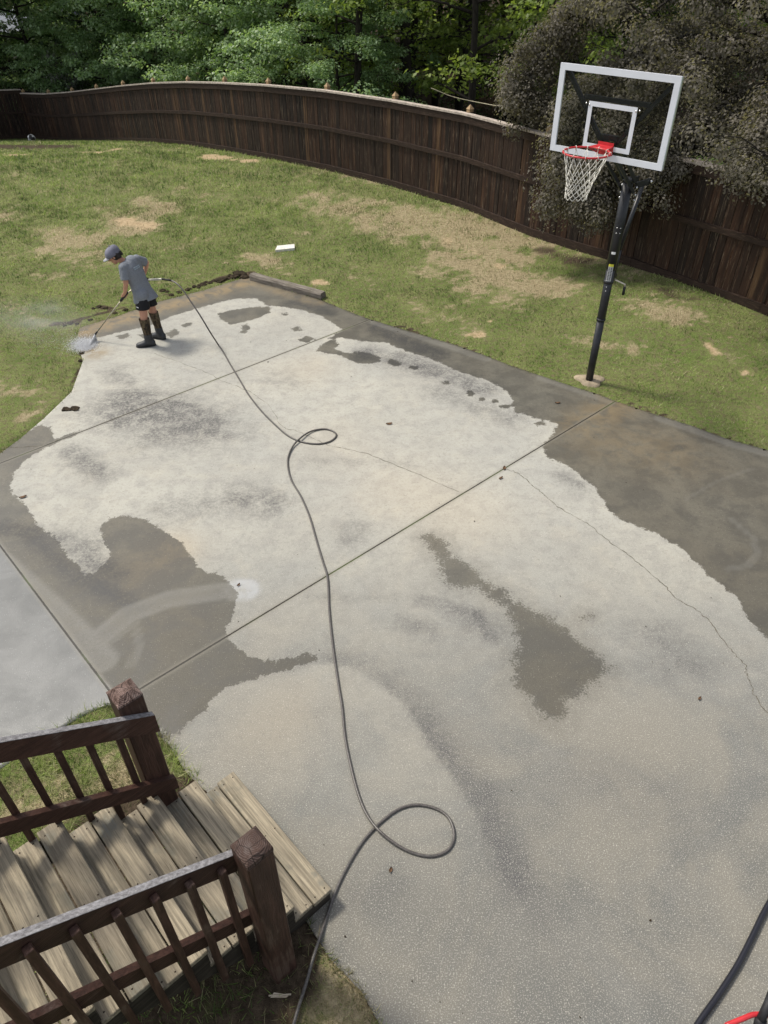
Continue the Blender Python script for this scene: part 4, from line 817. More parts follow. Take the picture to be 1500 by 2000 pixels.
# leaves lying on the slab
M_leafd = simple('curled_brown_leaf', (.12, .07, .04), .8, .2, var=.4, sc=30)
for (x, y, r_, lb_) in ((1089, 787, .035, 'small dead leaf on the wet concrete left of the hoop pole'), (760, 828, .04, 'dead leaf on dry concrete right of the far hose loop'), (985, 915, .035, 'dead leaf lying on the long joint where a crack starts'), (978, 934, .03, 'dead leaf just below the crack start at the long joint'), (45, 971, .04, 'dead leaf at the wet edge near the left side of the picture'),
                  (763, 1700, .02, 'tiny dead leaf under the near hose loop'), (1366, 1365, .02, 'tiny dead leaf between the near crack and the wet patch'), (466, 1143, .02, 'tiny dead leaf beside the white washed spot')):
    m = MB(); vs = []; n = 7
    for i in range(n):
        u = i/(n-1)*2-1; wv = .5*(1-u*u)**.7+.02; vs += [(u*r_, -wv*r_, .012*u*u+.004), (u*r_, 0, .003), (u*r_, wv*r_, .010*u*u+.008)]
    m.add(vs, [(3*i+j, 3*i+3+j, 3*i+4+j, 3*i+1+j) for i in range(n-1) for j in (0, 1)]); o = m.build('fallen_leaf', M_leafd); o.location = G(x, y, .004); o.rotation_euler = (0, 0, random.uniform(0, 6))
    tag(o, lb_, 'leaf', 'dead leaves on the concrete')
p = G(545, 1945, .02); m = MB(); m.add([(-.05, -.01, 0), (.045, -.012, .01), (.06, .005, .004), (-.03, .014, .012)], [(0, 1, 2, 3)]); m.tube([(-.06, 0, .004), (.07, .006, .006)], .005, 5); o = m.build('wood_chip', simple('pale_chip', (.42, .36, .28), .8, .2)); o.location = p; tag(o, 'pale splinter of wood on the dark soil beside the stairs', 'wood chip')

# ------------------------------------------------------------------ person
V3 = Vector
PB = V3((-3.40, 10.0, 0))
person = empty('person', PB); tag(person, 'person in grey t-shirt, black shorts, cap and tall camouflage boots bending over a spray wand', 'person')
FD = V3((-.84, .54, 0)).normalized(); SD = V3((FD.y, -FD.x, 0))*-1     # facing direction; SD points to his left (towards the camera)
if SD.y > 0: SD = -SD
def J(px, py, Y): return V3(YP(px, py, Y))-PB
Ls, Rs = J(241, 523, 9.96), J(267, 507, 10.24)
Lh_, Rh_ = J(276, 583, 9.97), J(289, 575, 10.19)
pel = (Lh_+Rh_)/2+V3((0, 0, .03)); Lh_ = pel.lerp(Lh_, .72); Rh_ = pel.lerp(Rh_, .72); chest = (Ls+Rs)/2
Lk, Rk = J(281, 622, 9.93), J(300, 612, 10.17)
La, Ra = J(291, 665, 9.92), J(313, 653, 10.16); La.z = .09; Ra.z = .09
Le, Lw = J(246, 553, 9.90), J(244, 572, 9.97)
Re, Rw = J(287, 513, 10.42), J(281, 539, 10.36)
head = J(222, 498, 10.08); neck = J(240, 510, 10.11)
def fuse(o, vox, it=4, fac=.5):
    a = o.modifiers.new('remesh', 'REMESH'); a.mode = 'VOXEL'; a.voxel_size = vox; a.use_smooth_shade = True
    b = o.modifiers.new('smooth', 'SMOOTH'); b.iterations = it; b.factor = fac; return o
def limb(m, pts, rs, n=14):
    P = []; Rr = []
    for i in range(len(pts)-1):
        for j in range(6): u = j/6; P.append(pts[i].lerp(pts[i+1], u)); Rr.append(rs[i]*(1-u)+rs[i+1]*u)
    P.append(pts[-1]); Rr.append(rs[-1]); m.tube(P, Rr, n)
    m.ball(pts[0], rs[0], 12, 8); m.ball(pts[-1], rs[-1], 12, 8)
M_skin = simple('skin', (.48, .25, .17), .55, .35, var=.08, sc=12, bump=.03)
# body: one continuous surface, head with face, arms, hands with fingers, legs
hf = (V3((-1, -.12, 0))+V3((0, 0, -.6))).normalized(); hu = (V3((0, 0, 1))-hf*hf.z).normalized(); hs = hf.cross(hu)  # head looks down at the work
Rhead = Matrix((hs, hf, hu)).transposed()
def HP(a, b, c): return head+Rhead@V3((a, b, c))
m = MB()
m.ball(head+hu*.015, .092, 18, 12, (.84, 1.0, 1.05), Rhead.to_3x3()); m.ball(HP(0, .035, -.055), .058, 12, 8, (.9, .95, 1.0), Rhead.to_3x3())
m.ball(HP(0, .058, -.092), .024, 10, 6); m.ball(HP(0, .098, -.025), .014, 8, 6, (.8, 1, 1.5), Rhead.to_3x3()); m.ball(HP(0, .088, .01), .012, 8, 6)
m.ball(HP(0, .083, -.062), .015, 8, 6, (1.5, .6, .7), Rhead.to_3x3())
for sg in (-1, 1): m.ball(HP(sg*.078, -.008, -.012), .022, 8, 6, (.4, .8, 1.3), Rhead.to_3x3()); m.ball(HP(sg*.03, .082, .012), .014, 8, 6)
limb(m, [chest+V3((0, 0, .01)), neck, HP(0, -.02, -.06)], [.045, .045, .047])
limb(m, [Ls, Le, Lw], [.046, .036, .024]); limb(m, [Rs, Re, Rw], [.042, .036, .024])
limb(m, [chest, pel-V3((0, 0, .0))], [.07, .07])
limb(m, [Ls, Rs], [.032, .032])
limb(m, [Lh_, Lk, La], [.078, .052, .036]); limb(m, [Rh_, Rk, Ra], [.078, .052, .036])
def hand(m, wrist, d, side_, grip, thumb):
    """palm, four curled fingers closing round a bar, thumb from the side of the palm"""
    d = d.normalized(); side_ = (side_-d*side_.dot(d)).normalized(); n_ = d.cross(side_)
    if n_.dot(grip) < 0: n_ = -n_
    pc = wrist+d*.045; 
    m.loft([(wrist+d*t_, side_, n_, rx, ry) for t_, rx, ry in ((-.01, .022, .017), (.02, .031, .016), (.05, .038, .015), (.078, .036, .012))])
    for i, L in enumerate((.062, .070, .065, .050)):
        b = wrist+d*.072+side_*((i-1.5)*.0185)
        m.tube([b, b+d*L*.45+n_*.008, b+d*L*.62+n_*L*.42, b+d*L*.30+n_*L*.72], [.0088, .0084, .0078, .0065], 8)
    tb = wrist+d*.022+side_*thumb*.026
    m.tube([tb, tb+side_*thumb*.022+d*.022+n_*.01, tb+side_*thumb*.012+d*.045+n_*.03], [.012, .0105, .008], 8)
TIP = V3((-4.30, 10.10, .10))-PB; G1 = Lw+V3((-.015, .02, -.045)); LD = (TIP-G1).normalized(); GUN = Rw+V3((-.02, .0, -.06))
hand(m, Lw, (G1-Lw)+V3((-.02, 0, -.02)), LD, V3((.3, 1, 0)), -1)
hand(m, Rw, (GUN-Rw)+V3((-.03, -.02, -.02)), V3((-1, -.2, -.1)), V3((.2, -1, 0)), 1)
fuse(m.build('body', M_skin, person), .0065, 3, .4)
# t-shirt
t = NT('heather_grey_jersey'); v = t.coord('Object'); n1 = t.noise(v, 7, 4, .6, 1.0); n2 = t.noise(v, 160, 2)
c = t.mix(t.rng(n2, .35, .65), (.165, .18, .205), (.24, .255, .285)); t.bump(n1, .8, .03); M_shirt = t.fin(c, .9, .15)
m = MB(); ax = (pel-chest).normalized(); front = (ax.cross(SD)).normalized()
if front.dot(FD) < 0: front = -front
sl_ = (Ls-Rs).normalized()
for_ = lambda u, rx, ry, o: (chest+(pel-chest)*u+front*o, sl_*(1-u)+SD*u, front, rx, ry)
m.loft([for_(-.13, .07, .055, .0), for_(-.06, .125, .078, -.005), for_(.06, .175, .098, -.008), for_(.3, .168, .108, -.004), for_(.6, .150, .104, .004), for_(.9, .160, .115, .008), for_(1.12, .192, .142, .010), for_(1.19, .195, .146, .01)])
for S_, E_, o_ in ((Ls, Le, .0), (Rs, Re, .0)):
    u = (E_-S_).normalized(); x_ = u.orthogonal().normalized(); y_ = u.cross(x_)
    m.loft([(S_-u*.03, x_, y_, .062, .062), (S_+u*.05, x_, y_, .068, .068), (S_+u*.13, x_, y_, .066, .066), (S_+u*.165, x_, y_, .068, .068)])
    m.ball(S_, .062, 12, 8)
limb(m, [Ls, Rs], [.070, .070]); m.ball(chest+V3((.02, .02, .01)), .10, 12, 8); m.ball(Lh_+V3((0, 0, .035)), .108, 12, 8); m.ball(Rh_+V3((0, 0, .035)), .105, 12, 8)
sh = fuse(m.build('t_shirt', M_shirt, person), .009, 3, .5)
m = MB(); bk = chest+ax*.04-front*.098                      # faded print across the shoulders
for i, (a, b) in enumerate(((-.06, -.035), (-.03, -.012), (-.006, .012), (.018, .032), (.038, .058))):
    for j in range(2): m.hexa([bk+sl_*a+ax*(j*.022)-front*.0, bk+sl_*b+ax*(j*.022), bk+sl_*b+ax*(j*.022)-front*.012, bk+sl_*a+ax*(j*.022)-front*.012, bk+sl_*a+ax*(j*.022+.014), bk+sl_*b+ax*(j*.022+.014), bk+sl_*b+ax*(j*.022+.014)-front*.012, bk+sl_*a+ax*(j*.022+.014)-front*.012])
m.build('shirt_print', simple('print_pale', (.34, .40, .46), .8, .2), person)
# shorts
M_short = simple('black_shorts', (.010, .010, .012), .75, .3, var=.3, sc=9, bump=.5)
m = MB(); m.loft([(pel+V3((0, 0, .035)), SD, FD, .125, .085), (pel, SD, FD, .165, .120), (pel-V3((0, 0, .07)), SD, FD, .168, .124)])
for hp_, kn in ((Lh_, Lk), (Rh_, Rk)):
    u = (kn-hp_).normalized(); m.loft([(hp_+u*q, SD, FD, a, b) for q, a, b in ((-.03, .080, .090), (.06, .092, .102), (.15, .098, .108), (.155, .096, .106))])
m.ball(Lh_, .080, 12, 8); m.ball(Rh_, .080, 12, 8)
fuse(m.build('shorts', M_short, person), .009, 2, .5)
m = MB(); q = Lh_+(Lk-Lh_).normalized()*.11; m.bar(q+SD*.100-FD*.02, q+SD*.101+FD*.018+V3((0, 0, .006)), .004, .012); m.build('shorts_mark', M_labw, person)
# boots
t = NT('camouflage_boot_shaft'); v = t.coord('Object', (16, 16, 9)); n1 = t.noise(v, 1.0, 4, .7, 1.2); c = t.ramp(n1, [(.0, (.020, .016, .010)), (.43, (.060, .042, .024)), (.53, (.13, .095, .055)), (.60, (.050, .052, .026)), (.68, (.21, .17, .11))])
for n_ in t.n:
    if n_.type == 'VALTORGB': n_.color_ramp.interpolation = 'CONSTANT'
M_camo = t.fin(c, .75, .3)
M_rub = simple('dark_rubber_boot_foot', (.028, .030, .034), .5, .45, var=.3, sc=20, bump=.2)
def boot(K, A, dirf):
    u = (K-A).normalized(); top = A+u*.335; root = None
    m = MB(); m.loft([(A+u*q, V3((-dirf.y, dirf.x, 0)), dirf, a, b) for q, a, b in ((.06, .050, .060), (.12, .050, .058), (.22, .060, .068), (.335, .066, .075))], cap=False)
    m.loft([(A+u*q, V3((-dirf.y, dirf.x, 0)), dirf, a, b) for q, a, b in ((.335, .066, .075), (.332, .058, .067), (.22, .053, .061), (.15, .045, .050))], cap=False)
    s_ = m.build('boot_shaft', M_camo, person)
    m = MB(); sd__ = V3((-dirf.y, dirf.x, 0)); z0 = -A.z
    def ring(f, hc, rx, rz): return (V3((A.x, A.y, 0))+dirf*f+V3((0, 0, hc)), sd__, V3((0, 0, 1)), rx, rz)
    m.loft([ring(-.085, .045, .020, .030), ring(-.07, .050, .042, .048), ring(-.03, .056, .050, .056), ring(.04, .055, .050, .052), ring(.11, .040, .052, .038), ring(.17, .032, .044, .030), ring(.195, .028, .020, .018)])
    m.loft([(A+u*q, sd__, dirf, a, b) for q, a, b in ((-.04, .052, .066), (.03, .053, .063), (.095, .053, .062))])
    f_ = fuse(m.build('boot_foot', M_rub, person), .008, 2, .4)
    m = MB(); pts = []
    for i in range(24):
        a = 2*math.pi*i/24; fx = math.cos(a)*.145+.055; fy = math.sin(a)*(.052 if fx > .05 else .046); pts.append(V3((A.x, A.y, 0))+dirf*fx+sd__*fy)
    vs = [p+V3((0, 0, .003)) for p in pts]+[p+V3((0, 0, .022)) for p in pts]; m.add(vs, [tuple(range(23, -1, -1)), tuple(24+i for i in range(24))]+[(i, (i+1) % 24, 24+(i+1) % 24, 24+i) for i in range(24)]); m.build('boot_sole', M_blkp, f_)
boot(Lk, La, V3((-.97, -.22, 0)).normalized()); boot(Rk, Ra, V3((-.9, .35, 0)).normalized())
# hair, cap, sunglasses
M_hair = simple('dark_brown_hair', (.014, .009, .007), .6, .4, var=.4, sc=60, bump=.5)
m = MB(); m.ball(HP(0, -.022, .012), .098, 16, 10, (.90, .92, 1.0), Rhead.to_3x3())
for i in range(26):
    a = rng.uniform(-1.4, 1.4); p = HP(math.sin(a)*.082, -.045-math.cos(a)*.055, -.02+rng.uniform(-.03, .03)); m.ball(p, .016, 6, 4, (1, 1, 1.7), Rhead.to_3x3())
fuse(m.build('hair', M_hair, person), .006, 2, .4)
M_cap = simple('faded_navy_grey_cap', (.17, .17, .215), .85, .2, var=.25, sc=9, bump=.2); M_brim = simple('cap_brim_grey', (.36, .36, .40), .85, .2, var=.15)
m = MB(); n = 18
rings = []
for i in range(9):
    th = i/8*math.pi/2*1.0; z_ = math.sin(th)*.088; r_ = math.cos(th)**.7*.112+.0005; rings.append((HP(0, -.004-.003*i, .030+z_), hs, hf, r_*.93, r_*1.03))
rings = [(HP(0, -.006, -.002), hs, hf, .101, .112)]+rings; m.loft(rings); m.ball(HP(0, -.036, .127), .009, 8, 5)
cp = m.build('cap', M_cap, person)
m = MB(); vs = []; nb = 10
for s__ in (0, 1):
    for i in range(nb+1):
        a = -1.15+2.3*i/nb; rx, ry = .092, .10
        vs.append(HP(math.sin(a)*rx, math.cos(a)*ry-.004, .030-.010*abs(math.sin(a))+.004*s__)); ext = .078*math.cos(a*1.25)**.7 if math.cos(a*1.25) > 0 else 0
        vs.append(HP(math.sin(a)*(rx-.006), math.cos(a)*ry+ext, .024-.022*abs(math.sin(a))-.008+.004*s__))
k = 2*(nb+1); fs = []
for i in range(nb):
    a = 2*i; fs += [(a+1, a, a+2, a+3), (k+a, k+a+1, k+a+3, k+a+2), (a+1, a+3, k+a+3, k+a+1), (a, k+a, k+a+2, a+2)]
m.add(vs, fs, .5, True); m.build('brim', M_brim, cp)
m = MB()
for sg in (-1, 1):
    m.ball(HP(sg*.034, .090, .008), .025, 12, 8, (1.15, .45, .78), Rhead.to_3x3()); m.bar(HP(sg*.060, .082, .012), HP(sg*.088, -.02, .008), .004, .008, hu)
m.bar(HP(-.012, .099, .012), HP(.012, .099, .012), .005, .006, hu); m.build('sunglasses', M_blk, person)

# ------------------------------------------------------------------ spray wand
wand = empty('spray_wand', PB+G1); tag(wand, 'pressure washer wand with black grips held low by the person', 'spray wand')
W = lambda p: p-G1
M_steel = simple('wand_steel', (.40, .36, .28), .35, .5, .8, .15)
tip = G1+LD*((TIP-G1).length)
gunb = V3(GUNB)-PB
m = MB(); m.tube([W(G1+LD*.06), W(tip-LD*.04)], .0085, 8); m.tube([W(GUN), W(G1)], .009, 8); m.build('lance', M_steel, wand)
m = MB(); m.tube([W(G1-LD*.07), W(G1-LD*.06), W(G1+LD*.12), W(G1+LD*.13)], [.012, .020, .020, .013], 12); m.build('fore_grip', M_blkp, wand)
m = MB(); m.tube([W(tip-LD*.07), W(tip-LD*.05), W(tip), W(tip+LD*.015)], [.010, .013, .013, .008], 10); m.build('nozzle', M_blkp, wand)
m = MB(); gd = (gunb-GUN).normalized(); m.bar(W(GUN-gd*.07), W(GUN+gd*.08), .035, .05); m.bar(W(GUN+V3((0, 0, .0))), W(GUN+gd*.03+V3((0, 0, -.10))), .03, .035); m.build('trigger_handle', M_blkp, wand)
m = MB(); m.tube([W(GUN+gd*.08), W(GUN+gd*.10), W(gunb-gd*.035), W(gunb-gd*.01)], [.012, .016, .016, .012], 10); m.build('hose_fitting', simple('white_fitting', (.62, .60, .50), .4, .4, .2), wand)
m = MB(); m.tube([W(gunb-gd*.012), W(V3(YP(335, 548, 10.22))-PB)], .0145, 10); m.build('hose_sleeve', M_blkp, wand)

# ------------------------------------------------------------------ water: fan from the nozzle, splash along the ground, drifting mist
t = NT('spray_droplets'); t.fin((.97, .98, 1.0), .4, .3); tb_ = t.node('ShaderNodeBsdfTranslucent', {'Color': (.97, .98, 1.0)}); mx = t.node('ShaderNodeMixShader', {0: .5}); t.l.new(t.b.outputs[0], mx.inputs[1]); t.l.new(tb_.outputs[0], mx.inputs[2]); t.l.new(mx.outputs[0], t.out.inputs[0]); M_drop = t.m
N = 26000
tipw = np.array(tip+PB); hit = np.array(G(176, 683)); 
k = rng.random(N); kind_ = rng.random(N)
P = np.empty((N, 3))
f1 = kind_ < .30                                             # the fan itself
u = rng.random(N)**.8; wdt = (rng.random(N)-.5)
ldn = np.array(LD); across = np.cross(ldn, [0, 0, 1]); across /= np.linalg.norm(across)
land = np.array(G(178, 676)); dirl = land-tipw
P[f1] = tipw+dirl*u[f1, None]+across*(wdt[f1]*.34*u[f1])[:, None]+rng.normal(0, .006, (f1.sum(), 3))
f2 = (kind_ >= .30) & (kind_ < .90)                          # sheet of foam and splash skidding to the left
n2 = f2.sum(); uu = np.abs(rng.normal(0, .11, n2)); P[f2] = np.stack([land[0]-uu*1.0+rng.normal(0, .05, n2), land[1]+rng.normal(0, .07+.25*uu, n2), np.abs(rng.normal(0, .012+.16*uu, n2))+.004], 1)
f3 = kind_ >= .90                                            # flung drops
n3 = f3.sum(); uu = rng.random(n3)**1.2; P[f3] = np.stack([land[0]-.05-uu*.9, land[1]+rng.normal(0, .03+.28*uu, n3)+.1*uu, np.abs(rng.normal(0, .02+.16*uu, n3))+.01], 1)
P[:, 2] = np.maximum(P[:, 2], .006)
sz = rng.uniform(.001, .0036, N)*np.where(kind_ > .9, .6, 1)
tet = np.array([[1, 1, 1], [-1, -1, 1], [-1, 1, -1], [1, -1, -1]])*.8
V = (P[:, None, :]+tet[None]*sz[:, None, None]).reshape(-1, 3); F = (np.arange(N)[:, None, None]*4+np.array([[0, 1, 3], [0, 2, 1], [0, 3, 2], [1, 2, 3]])[None]).reshape(-1, 3)
o = np_mesh('water_spray', V, F, M_drop); tag(o, 'white fan of water bursting from the wand tip onto the slab corner', 'water spray', kind='stuff')
m_ = bpy.data.materials.new('drifting_mist'); m_.use_nodes = True; nn = m_.node_tree; nn.nodes.clear()
ou = nn.nodes.new('ShaderNodeOutputMaterial'); pv = nn.nodes.new('ShaderNodeVolumePrincipled'); pv.inputs['Color'].default_value = (.93, .95, .98, 1)
tc = nn.nodes.new('ShaderNodeTexCoord'); le = nn.nodes.new('ShaderNodeVectorMath'); le.operation = 'LENGTH'; nn.links.new(tc.outputs['Object'], le.inputs[0])
mr = nn.nodes.new('ShaderNodeMapRange'); mr.interpolation_type = 'SMOOTHSTEP'; mr.inputs[1].default_value = 1.0; mr.inputs[2].default_value = .15; mr.inputs[3].default_value = 0; mr.inputs[4].default_value = 1
nn.links.new(le.outputs[1], mr.inputs[0]); ns = nn.nodes.new('ShaderNodeTexNoise'); ns.inputs['Scale'].default_value = 2.3; ns.inputs['Detail'].default_value = 3; nn.links.new(tc.outputs['Object'], ns.inputs['Vector'])
mr2 = nn.nodes.new('ShaderNodeMapRange'); mr2.inputs[1].default_value = .38; mr2.inputs[2].default_value = .7; nn.links.new(ns.outputs[0], mr2.inputs[0])
mu = nn.nodes.new('ShaderNodeMath'); mu.operation = 'MULTIPLY'; nn.links.new(mr.outputs[0], mu.inputs[0]); nn.links.new(mr2.outputs[0], mu.inputs[1])
mu2 = nn.nodes.new('ShaderNodeMath'); mu2.operation = 'MULTIPLY'; mu2.inputs[1].default_value = 1.5; nn.links.new(mu.outputs[0], mu2.inputs[0]); nn.links.new(mu2.outputs[0], pv.inputs['Density'])
nn.links.new(pv.outputs[0], ou.inputs['Volume'])
def mist(c_, sc_, dens, lab, rz=0):
    mm = m_.copy(); [x for x in mm.node_tree.nodes if x.type == 'MATH'][1].inputs[1].default_value = dens
    m = MB(); m.ball((0, 0, 0), 1.0, 24, 16); o = m.build('mist', mm, weld=True); o.location = c_; o.scale = sc_; o.rotation_euler = (0, 0, rz); tag(o, lab, 'mist', kind='stuff')
mist((land[0]-.8, land[1]+.3, .30), (1.15, .65, .36), .75, 'thin grey mist drifting left over the grass from the spray', -.1)
mist((land[0]-.08, land[1]-.0, .05), (.22, .16, .12), 3.5, 'dense white puff of spray where the water hits the slab corner')

# ------------------------------------------------------------------ trees and the woods
def leaves(C, R, per, size, seed, flat=.6, droop=.3, qp=.45, nd=.25):
    """leaf-sized folded quads spread through ellipsoidal clusters; returns vertices, faces, tint"""
    r_ = np.random.default_rng(seed); N = len(C)*per; c = np.repeat(C, per, 0); rr = np.repeat(R, per)
    d = r_.normal(0, 1, (N, 3)); d /= np.linalg.norm(d, axis=1)[:, None]; q = r_.random(N)**qp
    p = c+d*(rr*q)[:, None]*np.array([1, 1, flat])
    nrm = d*(.35+nd)+np.array([0, 0, 1.0-.5*nd])+r_.normal(0, .55-.2*nd, (N, 3)); nrm /= np.linalg.norm(nrm, axis=1)[:, None]
    t_ = d*np.array([1, 1, .2])+r_.normal(0, .5, (N, 3))+np.array([0, 0, -droop]); t_ -= nrm*(t_*nrm).sum(1)[:, None]; t_ /= np.linalg.norm(t_, axis=1)[:, None]+1e-9
    s_ = np.cross(nrm, t_); L = size*r_.uniform(.6, 1.3, N)[:, None]; W_ = L*.32
    V = np.stack([p-t_*L*.5, p+s_*W_+nrm*L*.07, p+t_*L*.5, p-s_*W_+nrm*L*.07], 1).reshape(-1, 3)
    F = np.arange(4*N).reshape(-1, 4); cl = np.repeat(r_.normal(0, .2, len(C)), per)
    tint = np.clip(.5+cl+r_.normal(0, .2, N), 0, 1); return V, F, np.repeat(tint, 4)
def skeleton(h, r0, nl, reach, start, up, seed, lean=(0, 0), sub=3, levels=None):
    rd = random.Random(seed); m = MB(); tips = []
    tp = []; x = y = 0.0
    for i in range(9):
        u = i/8; tp.append(Vector((x+lean[0]*u*u*h, y+lean[1]*u*u*h, u*h))); x += rd.uniform(-.03, .03)*h*.35; y += rd.uniform(-.03, .03)*h*.35
    m.tube(tp, [r0*(1.25 if i == 0 else 1)*(1-.82*i/8) for i in range(9)], 9)
    for k in range(nl):
        u = start+(1-start)*(k+rd.random()*.7)/nl; i = min(7, int(u*8)); b = tp[i].lerp(tp[i+1], u*8-i)
        a = k*2.4+rd.uniform(-.4, .4); L = reach*(1-.55*abs(u-.45))*rd.uniform(.75, 1.15); dr = Vector((math.cos(a), math.sin(a), 0))
        pts = [b]; 
        for j in range(1, 6):
            v = j/5; pts.append(b+dr*L*v+Vector((rd.uniform(-.06, .06)*L, rd.uniform(-.06, .06)*L, up*L*(v-.75*v*v*v))))
        rl = r0*.42*(1-.6*u); m.tube(pts, [rl*(1-.85*j/5)+.004 for j in range(6)], 6)
        for j in range(2, 6):
            tips.append(pts[j])
            for q in range(sub):
                aa = a+rd.uniform(-1.3, 1.3); e = pts[j]+Vector((math.cos(aa), math.sin(aa), rd.uniform(-.25, .3)))*L*rd.uniform(.12, .32)
                m.tube([pts[j], (pts[j]+e)/2+Vector((0, 0, .03*L)), e], [rl*.22+.002, rl*.15+.002, .003], 4, cap=False); tips.append(e)
    tips.append(tp[-1]); return m, tips
def tree(name, loc, sk, lf, mat, bark, label, cat='tree', group=None, seed=1, rz=0.0, sc=1.0):
    m, tips = sk; root = empty(name, loc, rz); tag(root, label, cat, group)
    m.build('trunk', bark, root)
    C = np.array([t[:] for t in tips]); r_ = np.random.default_rng(seed); C = C+r_.normal(0, .12, C.shape)
    R = r_.uniform(lf['r'][0], lf['r'][1], len(C)); V, F, T = leaves(C, R, lf['per'], lf['size'], seed, lf.get('flat', .6), lf.get('droop', .3))
    np_mesh('crown', V, F, mat, root, dict(rnd=T)); root.scale = (sc,)*3; return root
def place(o, x, y, rz, sc, label=None, group=None, dz=0):
    o.location = (x, y, float(gz(x, y))-.05+dz); o.rotation_euler = (0, 0, rz); o.scale = (sc, sc, sc*random.uniform(.95, 1.05))
    if label: o['label'] = label
    if group: o['group'] = group
    return o
# broad-leaved trees hanging over the far fence
gA = 'light green trees behind the far fence'
protoA = [tree('broadleaf_tree', (0, 0, 0), skeleton(7.5, .13, 26, 3.4, .06, .22, 11+i, sub=3), dict(r=(.3, .75), per=78, size=.125, flat=.40, droop=.5), M_leafA, M_bark, 'x', seed=31+i) for i in range(3)]
spotsA = [(-2.6, 28.6, 0, .95, 'light green tree straight behind the middle of the far fence'), (-5.8, 32.6, 1, 1.0, 'light green tree with drooping boughs just left of the fence middle'), (-9.2, 36.2, 2, 1.0, 'light green leafy tree over the left stretch of the fence'), (-13.0, 40.0, 0, .95, 'big light green tree over the far left end of the fence'),
          (-16.8, 40.5, 1, 1.05, 'light green tree at the upper left corner of the picture'), (-1.3, 25.0, 2, .62, 'small light green tree nearest the dark gap of the woods'), (-8.5, 39.5, 2, 1.15, 'second row light green tree left of the fence middle'), (-4.8, 35.5, 1, 1.1, 'second row light green tree right of the fence middle'), (-21.5, 38, 2, 1.0, 'light green tree past the left edge above the dark side fence'), (-14.5, 46, 1, 1.3, 'tall light green tree deep behind the left end of the fence'), (-22, 47, 0, 1.3, 'tall light green tree deep behind the side fence')]
used = set()
for i, (x, y, k, sc, lab) in enumerate(spotsA):
    o = protoA[k] if k not in used else copy_tree(protoA[k]); used.add(k)
    place(o, x, y, random.uniform(0, 6.28), sc, lab, gA)
# slender woodland trees with sparse yellow-green leaves
gB = 'slender trees in the dark woods'
protoB = [tree('woodland_tree', (0, 0, 0), skeleton(13, .085+.03*i, 20, 2.3, .10, .3, 51+i, lean=((-.05, .0, .045)[i], 0), sub=2), dict(r=(.3, .75), per=16, size=.15, flat=.35, droop=.1), M_leafB, M_bark, 'x', seed=71+i) for i in range(3)]
used = set(); rb = random.Random(5); woodl = []
cand = []
for i in range(150):
    y = rb.uniform(22, 62); x = rb.uniform(-.25, .44)*y*1.0+rb.uniform(-1, 1)
    if sdpoly(np.array([x]), np.array([y]), FENCEPOLY)[0] > -3.0 or (x < -4 and y < 40) or (x > 6 and y < 30): continue
    if any(math.hypot(x-a, y-b) < 1.7+.02*y for a, b in cand): continue
    cand.append((x, y))
for i, (x, y) in enumerate(sorted(cand, key=lambda p: p[1])[:42]):
    k = i % 3; o = protoB[k] if k not in used else copy_tree(protoB[k]); used.add(k)
    woodl.append(place(o, x, y, rb.uniform(0, 6.28), rb.uniform(.8, 1.25), None, gB))
ORD = 'leftmost,second,third,fourth,fifth,sixth,seventh,eighth,ninth,tenth,eleventh,twelfth,thirteenth,fourteenth,fifteenth,sixteenth'.split(',')
for r0_, r1_, rn_ in ((0, 12, 'front'), (12, 27, 'middle'), (27, 42, 'back')):
    row = sorted(woodl[r0_:r1_], key=lambda o: o.location.x/o.location.y)
    for i, o in enumerate(row): o['label'] = 'slender woodland tree, '+(ORD[i] if i == 0 else ORD[i]+' from the left')+' in the '+rn_+' row of the dark woods'
# tall canopy trees closing the woods overhead
gC = 'tall canopy trees of the woods'
canl = []
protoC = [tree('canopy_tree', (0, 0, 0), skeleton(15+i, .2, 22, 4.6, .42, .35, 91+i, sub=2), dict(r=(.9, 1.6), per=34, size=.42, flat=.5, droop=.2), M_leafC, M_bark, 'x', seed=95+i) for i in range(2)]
used = set()
spotsC = [(-18.6, 38.4), (-23.0, 37.6), (-1.5, 33), (4.5, 29), (9.5, 33), (-6.5, 44), (1.5, 42), (8, 41), (14.5, 40), (-13, 53), (-3, 53), (6, 52), (15, 51), (22, 47), (-26, 42), (-19, 55), (12, 62), (0, 63), (-10, 64), (24, 60)]
for i, (x, y) in enumerate(spotsC):
    k = i % 2; o = protoC[k] if k not in used else copy_tree(protoC[k]); used.add(k)
    canl.append(place(o, x, y, rb.uniform(0, 6.28), rb.uniform(.9, 1.15), None, gC))
for i, o in enumerate(sorted(canl, key=lambda o: o.location.x/o.location.y)):
    o['label'] = 'tall thick trunked canopy tree, '+('leftmost' if i == 0 else (ORD+['seventeenth', 'eighteenth', 'nineteenth', 'last'])[i]+' from the left')+' above the woods'
# plum tree leaning over the fence at the right
m, tips = skeleton(7.6, .17, 46, 3.7, .10, .34, 201, sub=5)
r_ = random.Random(3); root = empty('plum_tree', (7.2, 14.3, float(gz(7.2, 14.3))-.05)); tag(root, 'large dark purple leaved plum tree overhanging the fence behind the backboard', 'tree')
base = Vector(root.location)
